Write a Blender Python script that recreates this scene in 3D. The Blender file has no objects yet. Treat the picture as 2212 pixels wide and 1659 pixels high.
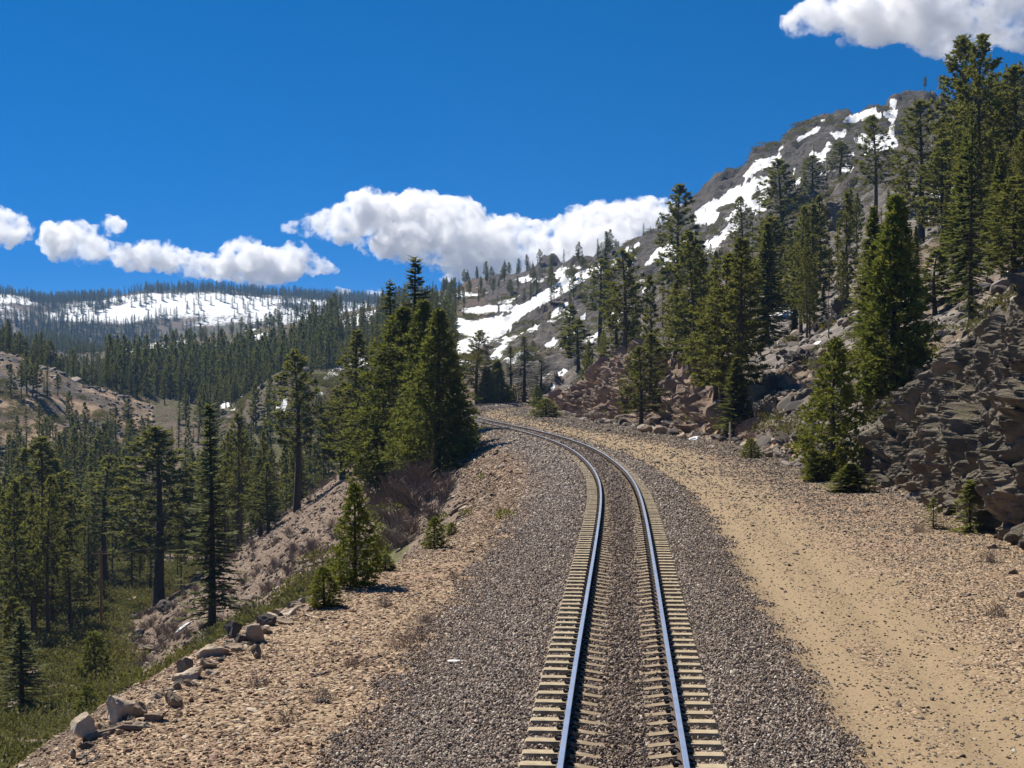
import bpy, math, random
import numpy as np
from mathutils import Vector, Matrix
S = bpy.context.scene
COL = S.collection
RAD = math.radians

# ---------------------------------------------------------------- camera
F, CU, CV = 3324.0, 1106.0, 829.5          # focal length and centre, in pixels of a 2212 x 1659 picture
CAMH = 4.85
PITCH = math.atan(53.5 / F)
cd = bpy.data.cameras.new('camera')
cam = bpy.data.objects.new('camera', cd); COL.objects.link(cam)
cam.location = (0, 0, CAMH)
cam.rotation_euler = (math.pi / 2 - PITCH, 0, 0)
cd.sensor_width = 36.0
cd.lens = F / 2212 * 36.0
cd.clip_start = 0.3; cd.clip_end = 40000
S.camera = cam

# ---------------------------------------------------------------- sky, sun, exposure
SUN_AZ, SUN_EL = RAD(-42), RAD(51)          # azimuth clockwise from the view direction
w = bpy.data.worlds.new('World'); S.world = w; w.use_nodes = True
nt = w.node_tree; nt.nodes.clear()
wo = nt.nodes.new('ShaderNodeOutputWorld'); bg = nt.nodes.new('ShaderNodeBackground')
sky = nt.nodes.new('ShaderNodeTexSky'); sky.sky_type = 'NISHITA'; sky.sun_disc = False
sky.sun_elevation = SUN_EL; sky.sun_rotation = SUN_AZ
sky.altitude = 3000; sky.air_density = 0.8; sky.dust_density = 0.0; sky.ozone_density = 6.0
tc = nt.nodes.new('ShaderNodeTexCoord')
vm = nt.nodes.new('ShaderNodeVectorMath'); vm.operation = 'MULTIPLY_ADD'
vm.inputs[1].default_value = (1, 1, 1.35); vm.inputs[2].default_value = (0, 0, 0.19)
vn = nt.nodes.new('ShaderNodeVectorMath'); vn.operation = 'NORMALIZE'
hs = nt.nodes.new('ShaderNodeHueSaturation'); hs.inputs['Saturation'].default_value = 1.48; hs.inputs['Hue'].default_value = 0.497
nt.links.new(tc.outputs['Generated'], vm.inputs[0]); nt.links.new(vm.outputs[0], vn.inputs[0])
nt.links.new(vn.outputs[0], sky.inputs['Vector']); nt.links.new(sky.outputs[0], hs.inputs['Color'])
nt.links.new(hs.outputs[0], bg.inputs[0]); nt.links.new(bg.outputs[0], wo.inputs[0])
bg.inputs[1].default_value = 0.07
SUNV = Vector((math.sin(SUN_AZ) * math.cos(SUN_EL), math.cos(SUN_AZ) * math.cos(SUN_EL), math.sin(SUN_EL)))
sl = bpy.data.lights.new('sun', 'SUN'); sl.energy = 4.2; sl.angle = RAD(0.55); sl.color = (1.0, 0.94, 0.83)
so = bpy.data.objects.new('sun', sl); COL.objects.link(so)
so.rotation_euler = SUNV.to_track_quat('Z', 'Y').to_euler()
S.view_settings.view_transform = 'Standard'; S.view_settings.look = 'None'
S.view_settings.exposure = 0.93; S.view_settings.gamma = 1.0; S.view_settings.use_curve_mapping = False
cy = S.cycles
cy.max_bounces = 20; cy.diffuse_bounces = 3; cy.glossy_bounces = 3; cy.transmission_bounces = 4
cy.transparent_max_bounces = 8; cy.volume_bounces = 10; cy.sample_clamp_indirect = 10
cy.use_denoising = True
cy.volume_step_rate = 0.25; cy.volume_max_steps = 160

# ---------------------------------------------------------------- helpers
def tag(o, label=None, cat=None, group=None, kind=None):
    if label: o['label'] = label
    if cat: o['category'] = cat
    if group: o['group'] = group
    if kind: o['kind'] = kind
    return o

def mesh_np(name, V, faces, mats=(), smooth=False, fmat=None, attrs=None):
    """faces: list of (n,k) integer arrays (k = 3 or 4)"""
    me = bpy.data.meshes.new(name)
    V = np.asarray(V, np.float32)
    if isinstance(faces, np.ndarray): faces = [faces]
    faces = [np.asarray(f, np.int32) for f in faces if len(f)]
    me.vertices.add(len(V)); me.vertices.foreach_set('co', V.ravel())
    idx = np.concatenate([f.ravel() for f in faces])
    tot = np.concatenate([np.full(len(f), f.shape[1], np.int32) for f in faces])
    me.loops.add(len(idx)); me.loops.foreach_set('vertex_index', idx)
    me.polygons.add(len(tot))
    me.polygons.foreach_set('loop_start', np.concatenate([[0], np.cumsum(tot)[:-1]]).astype(np.int32))
    me.polygons.foreach_set('loop_total', tot)
    me.polygons.foreach_set('use_smooth', np.full(len(tot), smooth))
    for m in mats: me.materials.append(m)
    if fmat is not None: me.polygons.foreach_set('material_index', np.asarray(fmat, np.int32))
    if attrs:
        for k, a in attrs.items():
            a = np.asarray(a, np.float32)
            if a.ndim == 1:
                at = me.attributes.new(k, 'FLOAT', 'POINT'); at.data.foreach_set('value', a)
            elif a.shape[1] == 4:
                at = me.attributes.new(k, 'FLOAT_COLOR', 'POINT'); at.data.foreach_set('color', a.ravel())
            else:
                at = me.attributes.new(k, 'FLOAT_VECTOR', 'POINT'); at.data.foreach_set('vector', a.ravel())
    me.update(calc_edges=True)
    return me

def obj(name, me, parent=None, loc=None, rot=None, scale=None):
    o = bpy.data.objects.new(name, me); COL.objects.link(o)
    if parent is not None: o.parent = parent
    if loc is not None: o.location = loc
    if rot is not None: o.rotation_euler = rot
    if scale is not None: o.scale = scale if hasattr(scale, '__len__') else (scale,) * 3
    return o

def _h(ix, iy, iz, seed):
    n = (ix.astype(np.int64) * 374761393 + iy.astype(np.int64) * 668265263 + iz.astype(np.int64) * 2147483647 + seed * 974711) & 0xffffffff
    n = ((n ^ (n >> 13)) * 1274126177) & 0xffffffff
    n = ((n ^ (n >> 16)) * 2246822519) & 0xffffffff
    return ((n ^ (n >> 15)) & 0xffffff) / float(0xffffff)

def noise(P, seed=0):
    """value noise, -1..1"""
    P = np.asarray(P, np.float64)
    if P.shape[1] == 2: P = np.concatenate([P, np.zeros((len(P), 1))], 1)
    I = np.floor(P).astype(np.int64); f = P - I; f = f * f * f * (f * (f * 6 - 15) + 10)
    r = 0
    for dx in (0, 1):
        wx = f[:, 0] if dx else 1 - f[:, 0]
        for dy in (0, 1):
            wy = f[:, 1] if dy else 1 - f[:, 1]
            for dz in (0, 1):
                wz = f[:, 2] if dz else 1 - f[:, 2]
                r = r + wx * wy * wz * _h(I[:, 0] + dx, I[:, 1] + dy, I[:, 2] + dz, seed)
    return r * 2 - 1

_R = np.array([[0.0, 0.8, 0.6], [-0.8, 0.36, -0.48], [-0.6, -0.48, 0.64]])
def fbm(P, octv=4, seed=0, gain=0.5, ridged=False):
    P = np.asarray(P, np.float64)
    if P.shape[1] == 2: P = np.concatenate([P, np.zeros((len(P), 1))], 1)
    a, r, t = 1.0, 0, 0
    for k in range(octv):
        n = noise(P, seed + k * 17)
        r = r + a * ((1 - 2 * np.abs(n)) if ridged else n); t += a
        P = P @ _R.T * 2.03; a *= gain
    return r / t

def sstep(a, b, x):
    t = np.clip((x - a) / (b - a), 0, 1); return t * t * (3 - 2 * t)

# faceted displacement for outcrops
def facets(P, cell, seed, slope=0.6, stretch=None):
    Q = np.asarray(P, float) @ (stretch if stretch is not None else np.eye(3)) / cell
    I = np.floor(Q).astype(np.int64); best = np.full(len(Q), 1e9); second = np.full(len(Q), 1e9); val = np.zeros(len(Q))
    for dx in (-1, 0, 1):
        for dy in (-1, 0, 1):
            for dz in (-1, 0, 1):
                J = I + np.array([dx, dy, dz]); h = [_h(J[:, 0], J[:, 1], J[:, 2], seed + k) for k in range(7)]
                c = J + np.stack(h[:3], 1); D = Q - c; d = (D * D).sum(1)
                v = (h[3] * 2 - 1) + slope * (D * (np.stack(h[4:7], 1) * 2 - 1)).sum(1) * 2
                m = d < best; second = np.where(m, best, np.minimum(second, d)); val = np.where(m, v, val); best = np.where(m, d, best)
    crack = np.sqrt(second) - np.sqrt(best)
    return val, crack

cP, sP = math.cos(PITCH), math.sin(PITCH)
def proj(x, y, z):
    """world -> picture (2212-wide) pixels"""
    dz = z - CAMH
    d = y * cP - dz * sP
    up = y * sP + dz * cP
    d = np.maximum(d, 0.1)
    return CU + F * x / d, CV - F * up / d
def ray(u, v):
    """direction with y = 1"""
    a, b = (np.asarray(u) - CU) / F, (CV - np.asarray(v)) / F
    y = cP + b * sP; z = -sP + b * cP
    return a / y, z / y
def zat(u, v, Y):
    return CAMH + ray(u, v)[1] * Y

# ---------------------------------------------------------------- material helpers
def newmat(name):
    m = bpy.data.materials.new(name); m.use_nodes = True
    m.node_tree.nodes.clear()
    return m, m.node_tree
class G:
    """small node-graph writer"""
    def __init__(s, nt): s.nt = nt
    def n(s, t, **k):
        nd = s.nt.nodes.new(t)
        ins = k.pop('i', {})
        for a, b in k.items(): setattr(nd, a, b)
        for a, b in ins.items():
            if isinstance(b, bpy.types.NodeSocket): s.nt.links.new(b, nd.inputs[a])
            else: nd.inputs[a].default_value = b
        return nd
    def noise(s, vec, scale, detail=4, rough=0.55, out='Fac'):
        return s.n('ShaderNodeTexNoise', i={'Vector': vec, 'Scale': scale, 'Detail': detail, 'Roughness': rough}).outputs[out]
    def vor(s, vec, scale, out='Color', feature='F1', rnd=1.0):
        return s.n('ShaderNodeTexVoronoi', feature=feature, i={'Vector': vec, 'Scale': scale, 'Randomness': rnd}).outputs[out]
    def ramp(s, fac, stops, interp='LINEAR'):
        nd = s.n('ShaderNodeValToRGB', i={'Fac': fac}); cr = nd.color_ramp; cr.interpolation = interp
        while len(cr.elements) < len(stops): cr.elements.new(0.5)
        for e, (p, c) in zip(cr.elements, stops):
            e.position = p; e.color = (c[0], c[1], c[2], 1) if hasattr(c, '__len__') else (c, c, c, 1)
        return nd.outputs['Color']
    def m(s, op, a, b=0.0, c=0.0, clamp=False):
        return s.n('ShaderNodeMath', operation=op, use_clamp=clamp, i={0: a, 1: b, 2: c}).outputs[0]
    def mix(s, f, a, b, blend='MIX'):
        nd = s.n('ShaderNodeMix', data_type='RGBA', blend_type=blend)
        for k, v in ((0, f), (6, a), (7, b)):
            if isinstance(v, bpy.types.NodeSocket): s.nt.links.new(v, nd.inputs[k])
            elif k == 0: nd.inputs[k].default_value = v
            else: nd.inputs[k].default_value = (v[0], v[1], v[2], 1)
        return nd.outputs[2]
    def step(s, v, a, b):
        return s.n('ShaderNodeMapRange', interpolation_type='SMOOTHSTEP', i={0: v, 1: a, 2: b, 3: 0.0, 4: 1.0}).outputs[0]
    def sep(s, c):
        return s.n('ShaderNodeSeparateColor', i={0: c}).outputs
    def out(s, sh):
        s.n('ShaderNodeOutputMaterial', i={'Surface': sh})
    def bsdf(s, col, rough=0.9, **k):
        i = {'Base Color': col, 'Roughness': rough}; i.update(k)
        if not isinstance(col, bpy.types.NodeSocket): i['Base Color'] = (col[0], col[1], col[2], 1)
        return s.n('ShaderNodeBsdfPrincipled', i=i)
# ---------------------------------------------------------------- the line of the track
def hermite(xk, yk):
    xk, yk = np.array(xk, float), np.array(yk, float)
    m = np.gradient(yk, xk)
    def f(x):
        x = np.asarray(x, float)
        i = np.clip(np.searchsorted(xk, x) - 1, 0, len(xk) - 2)
        h = xk[i + 1] - xk[i]; t = np.clip((x - xk[i]) / h, 0, 1)
        r = (2*t**3 - 3*t**2 + 1) * yk[i] + (t**3 - 2*t**2 + t) * h * m[i] + (-2*t**3 + 3*t**2) * yk[i+1] + (t**3 - t**2) * h * m[i+1]
        r = np.where(x < xk[0], yk[0] + (x - xk[0]) * m[0], r)
        return np.where(x > xk[-1], yk[-1] + (x - xk[-1]) * m[-1], r)
    return f
GR = 0.012
def zc(Y):
    Y = np.asarray(Y, float)
    t = np.maximum(Y - 20, 0)
    return -GR * (np.sqrt(t * t + 64) - 8)
def plane_hit(u, v, c=0.0):
    """where the ray of a pixel meets the surface c below the rail tops"""
    dz = ray(u, v)[1]; Y = np.full(np.shape(dz), 40.0)
    for _ in range(60): Y = (zc(Y) - c - CAMH) / np.minimum(dz, -1e-3) * 0.5 + Y * 0.5
    return ray(u, v)[0] * Y, Y
_c = np.array([(1343.5,1659),(1344,1500),(1346,1300),(1346.5,1201.8),(1346,1111.8),(1341.5,1059),(1332,1032),(1311,1006),(1279.5,979.6),(1240,958.4),(1184,940),(1131,926.7),(1077,915),(1028,904)])
_x, _y = plane_hit(_c[:, 0], _c[:, 1])
_x2, _y2 = plane_hit(np.array([1012., 1075, 1148]), np.array([876.2, 871.0, 867.0]))
_xm = _x[-1] - 0.5 * (_x[-2] - _x[-1]) / (_y[-2] - _y[-1]) * -1 * 0
KY = np.concatenate([[-60, -20], _y, [(_y[-1] * 2 + _y2[0]) / 3, (_y[-1] + 2 * _y2[0]) / 3], _y2, [_y2[-1] + 40]])
KX = np.concatenate([[_x[0] - (_y[0] + 60) * .055, _x[0] - (_y[0] + 20) * .065], _x, [_x[-1] - 3.0, _x2[0] - 2.0], _x2, [_x2[-1] + 22]])
_yy = np.linspace(-60, KY[-1], 800); _xx = np.interp(_yy, KY, KX)
for _ in range(3): _xx = np.convolve(np.pad(_xx, 12, 'reflect', reflect_type='odd'), np.ones(25) / 25, 'valid')
def xc(Y): 
    Y = np.asarray(Y, float)
    e = np.interp(Y, _yy, _xx)
    return np.where(Y > _yy[-1], _xx[-1] + (Y - _yy[-1]) * (_xx[-1] - _xx[-20]) / (_yy[-1] - _yy[-20]), e)
def lat(x, y):
    sl = (xc(y + 1) - xc(y - 1)) / 2
    return (x - xc(y)) / np.sqrt(1 + sl * sl)
# bench edges as lateral offsets along Y
def _edge(pts, c):
    p = np.array(pts, float); x, y = plane_hit(p[:, 0], p[:, 1], c); o = np.argsort(y)
    return y[o], lat(x, y)[o]
_ly, _ls = _edge([(140,1720),(203,1659),(271,1589),(395,1487),(508,1391),(633,1329),(723,1284),(859,1227),(994,1171),(1075,1108),(1130,1050),(1100,985),(1040,945),(1020,925)], 0.85)
_ry, _rs = _edge([(2500,1310),(2212,1200),(2100,1135),(2000,1105),(1860,1048),(1740,1035),(1560,955),(1400,935),(1200,890),(1145,872)], 0.55)
def eL(Y): return np.minimum(np.interp(Y, _ly, _ls), -3.3)
def eR(Y): return np.where(np.asarray(Y) > 235, np.maximum(np.interp(Y, _ry, _rs), 7.0), np.interp(Y, _ry, _rs))

# ---------------------------------------------------------------- the land: heights by bearing and distance
COLS = {
 -1600: [(50,'z',-10),(90,'z',-17),(150,'z',-25),(220,'z',-30),(300,'z',-32),(420,'z',-22),(520,'z',5),(700,'z',10),(1300,'z',0),(1900,'z',12),(2600,'z',110),(3200,'z',120)],
 0:    [(50,'z',-10),(90,'z',-17),(150,'z',-25),(220,'z',-30),(300,'z',-33),(380,'z',-28),(430,'z',-21),(480,846),(530,764),(600,'z',2),(900,'z',-8),(1300,'z',0),(1900,'z',12),(2600,638),(3200,'z',95)],
 100:  [(50,'z',-10),(90,'z',-17),(150,'z',-25),(220,'z',-30),(300,'z',-33),(380,'z',-28),(430,'z',-22),(480,868),(530,800),(600,'z',-2),(900,'z',-6),(1200,'z',8),(2000,'z',32),(2600,652),(3200,'z',95)],
 200:  [(50,'z',-10),(90,'z',-17),(150,'z',-25),(220,'z',-30),(300,'z',-33),(380,'z',-29),(450,'z',-20),(530,845),(650,'z',-12),(900,790),(1100,765),(1350,'z',0),(1900,'z',14),(2600,650),(3200,'z',95)],
 330:  [(50,'z',-10),(90,'z',-17),(150,'z',-25),(220,'z',-30),(300,'z',-33),(400,'z',-29),(500,'z',-19),(560,862),(650,'z',-13),(900,775),(1100,745),(1300,'z',0),(1900,'z',12),(2600,630),(3200,'z',105)],
 460:  [(50,'z',-10),(90,'z',-17),(150,'z',-25),(220,'z',-30),(300,'z',-33),(400,'z',-26),(500,'z',-17),(650,858),(900,765),(1050,727),(1300,'z',0),(1900,'z',12),(2600,628),(3200,'z',100)],
 600:  [(50,'z',-10),(90,'z',-17),(150,'z',-25),(220,'z',-30),(300,'z',-32),(380,'z',-22),(425,893),(455,814),(480,812),(560,'z',-8),(650,838),(850,770),(1000,708),(1300,'z',0),(1900,'z',12),(2600,642),(3200,'z',95)],
 720:  [(50,'z',-10),(90,'z',-17),(150,'z',-24),(220,'z',-27),(300,'z',-27),(380,'z',-18),(440,890),(480,812),(510,808),(580,'z',-4),(700,765),(880,700),(1000,683),(1300,'z',0),(1900,'z',12),(2600,649),(3200,'z',90)],
 830:  [(50,'z',-10),(90,'z',-16),(150,'z',-22),(220,'z',-22),(300,'z',-20),(400,905),(470,830),(600,765),(780,700),(1000,664),(1300,'z',0),(1900,'z',12),(2600,655),(3200,'z',90)],
 960:  [(50,'z',-10),(90,'z',-12),(150,'z',-13),(220,'z',-9),(300,'z',-4.5),(400,795),(500,745),(650,690),(800,652),(900,632),(1100,'z',38),(1600,'z',40),(2600,'z',70),(3200,'z',70)],
 1020: [(50,'z',-9),(150,'z',-9),(220,'z',-5),(300,'z',-3),(400,790),(500,740),(650,678),(800,625),(880,607),(1100,'z',45),(2000,'z',40),(3200,'z',60)],
 1100: [(50,'z',-6),(150,'z',-6),(250,'z',-4),(300,845),(400,790),(500,735),(650,668),(800,605),(850,596),(1050,'z',45),(2000,'z',40),(3200,'z',60)],
 1190: [(50,'z',-1),(200,'z',-3),(280,'z',-3),(320,830),(400,775),(500,712),(600,655),(720,600),(800,574),(1000,'z',48),(2000,'z',40),(3200,'z',60)],
 1260: [(50,'z',-1),(220,'z',-3),(260,870),(300,828),(400,758),(500,690),(600,625),(700,580),(750,562),(950,'z',48),(2000,'z',40),(3200,'z',60)],
 1330: [(50,'z',-1),(180,'z',-2.3),(220,865),(260,820),(300,790),(400,722),(500,648),(600,580),(680,541),(850,'z',50),(2000,'z',40),(3200,'z',60)],
 1400: [(50,'z',-1),(150,'z',-2),(190,880),(230,820),(300,755),(400,690),(500,610),(600,540),(660,505),(800,'z',52),(2000,'z',40),(3200,'z',60)],
 1500: [(50,'z',-1),(110,'z',-1.5),(150,880),(200,808),(300,710),(400,625),(500,535),(600,455),(645,429),(800,'z',65),(2000,'z',50),(3200,'z',60)],
 1560: [(50,'z',-1),(95,'z',-1.3),(130,870),(200,780),(300,690),(400,600),(500,500),(600,420),(645,391),(800,'z',72),(2000,'z',50),(3200,'z',60)],
 1640: [(50,'z',-1),(85,'z',-1.1),(120,870),(200,760),(300,655),(400,565),(500,465),(600,375),(650,340),(800,'z',85),(2000,'z',60),(3200,'z',60)],
 1720: [(50,'z',-1),(75,'z',-1),(120,845),(200,735),(300,615),(400,525),(500,425),(600,330),(655,287),(800,'z',97),(2000,'z',60),(3200,'z',60)],
 1790: [(50,'z',-1),(72,'z',-1),(120,820),(200,690),(300,560),(400,478),(500,395),(600,305),(660,260),(800,'z',100),(2000,'z',60),(3200,'z',60)],
 1850: [(50,'z',-.9),(70,'z',-1),(110,820),(150,730),(200,640),(300,510),(400,430),(500,360),(600,292),(665,248),(800,'z',104),(2000,'z',60),(3200,'z',60)],
 1905: [(50,'z',-.9),(68,'z',-.6),(110,775),(150,695),(200,605),(300,475),(400,405),(500,342),(600,275),(670,232),(800,'z',105),(2000,'z',60),(3200,'z',60)],
 1930: [(50,'z',-.9),(66,'z',-.2),(110,760),(150,685),(200,595),(300,465),(400,395),(500,336),(610,265),(660,225),(675,203),(800,'z',108),(2000,'z',60),(3200,'z',60)],
 1970: [(50,'z',-.6),(64,'z',.4),(100,775),(150,665),(200,575),(300,450),(400,388),(500,330),(600,268),(660,215),(685,196),(800,'z',110),(2000,'z',60),(3200,'z',60)],
 2015: [(50,'z',-.5),(62,'z',1),(100,750),(150,640),(200,550),(300,430),(400,372),(500,318),(600,262),(670,222),(690,207),(800,'z',110),(2000,'z',60),(3200,'z',60)],
 2060: [(50,'z',-.5),(58,'z',1.5),(100,735),(150,615),(200,525),(300,412),(400,355),(500,305),(600,258),(690,236),(800,'z',110),(2000,'z',60),(3200,'z',60)],
 2130: [(40,'z',-.5),(55,'z',3),(100,695),(150,575),(200,485),(300,375),(400,325),(500,275),(600,240),(690,215),(800,'z',112),(2000,'z',60),(3200,'z',60)],
 2212: [(40,'z',0),(52,'z',5),(100,660),(150,540),(200,450),(300,340),(400,290),(500,250),(600,222),(700,205),(800,'z',118),(2000,'z',60),(3200,'z',60)],
 2600: [(30,'z',0),(40,'z',4),(60,'z',8.5),(100,'z',14),(150,'z',22),(200,'z',31),(300,'z',50),(400,'z',66),(600,'z',105),(800,'z',125),(2000,'z',70),(3200,'z',60)],
 3600: [(20,'z',0),(26,'z',5),(40,'z',10),(60,'z',14),(100,'z',22),(150,'z',33),(200,'z',44),(300,'z',66),(400,'z',80),(600,'z',110),(800,'z',125),(2000,'z',70),(3200,'z',60)],
 5200: [(14,'z',0),(20,'z',6),(40,'z',14),(60,'z',20),(100,'z',32),(200,'z',58),(300,'z',78),(400,'z',90),(800,'z',125),(2000,'z',70),(3200,'z',60)],
}
Y0 = 30.0
def _rows():
    g = lambda a, b, n: np.geomspace(a, b, n, endpoint=False)
    return np.concatenate([np.linspace(-26, 14, 22, endpoint=False), g(14, 62, 170), g(62, 260, 150), g(260, 760, 260), g(760, 1300, 60), g(1300, 2700, 90), g(2700, 9000, 16)])
YR = _rows()
KC = np.concatenate([-np.geomspace(1.15, 0.352, 44, endpoint=False), np.linspace(-0.352, 0.352, 470), np.geomspace(0.352, 1.15, 45)[1:]])
def _pchip(xk, yk, x):
    h = np.diff(xk); d = np.diff(yk) / h
    m = np.zeros(len(xk))
    s = (d[:-1] * d[1:]) > 0
    w1 = 2 * h[1:] + h[:-1]; w2 = h[1:] + 2 * h[:-1]
    with np.errstate(divide='ignore', invalid='ignore'):
        m[1:-1] = np.where(s, (w1 + w2) / (w1 / d[:-1] + w2 / d[1:]), 0)
    m[0], m[-1] = d[0], d[-1]
    i = np.clip(np.searchsorted(xk, x) - 1, 0, len(xk) - 2); t = np.clip((x - xk[i]) / h[i], 0, 1)
    return (2*t**3-3*t**2+1)*yk[i] + (t**3-2*t**2+t)*h[i]*m[i] + (-2*t**3+3*t**2)*yk[i+1] + (t**3-t**2)*h[i]*m[i+1]
_cu = np.array(sorted(COLS), float)
_cz = []
for c in sorted(COLS):
    yk = np.array([k[0] for k in COLS[c]], float)
    zk = np.array([k[2] if k[1] == 'z' else float(zat(c, k[1], k[0])) for k in COLS[c]])
    _cz.append(_pchip(np.log(yk), zk, np.log(np.maximum(YR, yk[0]))))
_cz = np.array(_cz)                                    # columns x rows
YY, KK = np.meshgrid(YR, KC, indexing='ij')            # rows x cols
XX = KK * (YY + Y0)
UU = CU + F * XX / np.maximum(YY, 12.0)
UU = np.clip(UU, _cu[0], _cu[-1])
_ci = np.clip(np.searchsorted(_cu, UU) - 1, 0, len(_cu) - 2)
_t = (UU - _cu[_ci]) / (_cu[_ci + 1] - _cu[_ci]); _t = _t * _t * (3 - 2 * _t) * 0.5 + _t * 0.5
_ri = np.arange(len(YR))[:, None]
ZF = _cz[_ci, _ri] * (1 - _t) + _cz[_ci + 1, _ri] * _t
P2 = np.stack([XX.ravel(), YY.ravel()], 1)
shape = XX.shape
def n2(scale, octv, seed, ridged=False, gain=0.5): return fbm(P2 / scale, octv, seed, gain, ridged).reshape(shape)
# rock relief: strong on the mountain, mild in the valley
lat_g = lat(XX, YY)
eL_g, eR_g = eL(YY), eR(YY)
mtn = sstep(200, 330, YY) * sstep(900, 1200, CU + F * XX / np.maximum(YY, 12)) * (1 - sstep(900, 1300, YY))
slope_r = sstep(0, 18, lat_g - eR_g)
_w1 = n2(26, 5, 3, True, 0.55); _w2 = n2(5.5, 4, 9, True, 0.55); _w3 = n2(1.6, 3, 21)
far_a = sstep(380, 520, YY) * (1 - mtn)
_fm = np.where(mtn.ravel() > .01)[0]; _P3 = np.stack([XX.ravel()[_fm], YY.ravel()[_fm], ZF.ravel()[_fm]], 1)
_P3 = _P3 + 4 * np.stack([noise(_P3 / 22 + 5 * i, 191 + i) for i in range(3)], 1)
_fz = np.zeros(XX.size)
for _c, _a, _sd in ((34., 2.6, 401), (13., 1.3, 433), (5., .7, 467)):
    _v, _cr = facets(_P3, _c, _sd, .7, np.diag([1, 1, 1.2])); _e = sstep(0, .28, _cr); _fz[_fm] += _a * (_v * _e - .5 * (1 - _e))
ZF = ZF + mtn * (_fz.reshape(shape) + _w1 * 2.4 + _w2 * 1.4 + n2(2.6, 3, 23, True) * .55) + (1 - mtn) * slope_r * (_w1 * 1.1 + _w2 * 0.75 + _w3 * 0.22) + far_a * (n2(90, 4, 31) * 4 * sstep(700, 1500, YY) + _w1 * 1.8 + _w2 * .5)
ZF = ZF + (1 - mtn) * (1 - far_a) * sstep(0, 6, eL_g - lat_g) * (n2(9, 4, 41) * 0.55 + _w3 * 0.2)
# railway bench
ZC = zc(YY)
a = np.abs(lat_g)
bal = -0.246 * np.ones(shape) - 0.004 * (1 - sstep(.12, .4, a)) - 0.03 * sstep(1.3, 1.9, a) - 0.40 * sstep(1.75, 3.6, a)
bench = np.where(lat_g < 0, -0.66 - 0.16 * sstep(-3.5, eL_g, lat_g), -0.66 + 0.14 * sstep(5, 11, lat_g))
prof = np.where(a < 3.6, bal, bench)
rough = n2(2.4, 4, 51) * 0.05 + n2(0.35, 2, 55) * 0.012
rut = -0.05 * (np.exp(-((lat_g - 3.75) / 0.35) ** 2) + np.exp(-((lat_g - 5.35) / 0.35) ** 2))
prof = prof + rough * sstep(3.0, 4.5, a) + rut + n2(0.15, 1, 57) * 0.012
ZB = ZC + prof
dL = np.maximum(eL_g - lat_g, 0)                          # metres beyond the left edge
emb = ZC - 0.82 - 0.72 * (np.sqrt(dL * dL + .8) - .894) + (n2(3.5, 4, 61) * 0.35 + n2(0.8, 3, 63) * 0.12) * sstep(0, 3, dL)
emb = np.where(dL > 0, emb, -1e3)
left = np.maximum(emb, ZF)
k = 1.2; hh = np.clip(0.5 + 0.5 * (emb - ZF) / k, 0, 1); left = np.where(dL > 0, ZF * (1 - hh) + emb * hh + k * hh * (1 - hh), ZF)
wR = sstep(0, 5, lat_g - eR_g)
right = ZB * (1 - wR) + ZF * wR
Z = np.where(lat_g < eL_g, left, np.where(lat_g > eR_g, right, ZB))
inb = YY < 300
Z = np.where(inb, Z, ZF)
bl = sstep(285, 320, YY) * (YY < 320)
Z = np.where((YY >= 285) & (YY < 320), np.where(lat_g < eL_g, left, np.where(lat_g > eR_g, right, ZB)) * (1 - bl) + ZF * bl, Z)
EMB = (emb > ZF - 0.6) & (dL > 0) & (YY < 300)

def tz(x, y):
    """height of the land at points"""
    x = np.asarray(x, float); y = np.asarray(y, float)
    r = np.clip(np.interp(y, YR, np.arange(len(YR))), 0, len(YR) - 1.001)
    c = np.clip(np.interp(x / (y + Y0), KC, np.arange(len(KC))), 0, len(KC) - 1.001)
    i, j = r.astype(int), c.astype(int); fr, fc = r - i, c - j
    return (Z[i, j] * (1 - fr) + Z[i + 1, j] * fr) * (1 - fc) + (Z[i, j + 1] * (1 - fr) + Z[i + 1, j + 1] * fr) * fc
_march = np.geomspace(9, 3200, 2200)
def hit(u, v, ymin=9.0):
    """first point of the land behind a pixel"""
    dx, dz = ray(u, v); Y = _march[_march >= ymin]
    s = CAMH + dz * Y - tz(dx * Y, Y)
    i = np.argmax(s < 0) if (s < 0).any() else len(Y) - 1
    if i > 0 and s[i] < 0:
        t = s[i - 1] / (s[i - 1] - s[i]); y = Y[i - 1] + t * (Y[i] - Y[i - 1])
    else: y = Y[i]
    return float(dx * y), float(y), float(tz(dx * y, y))
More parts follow.
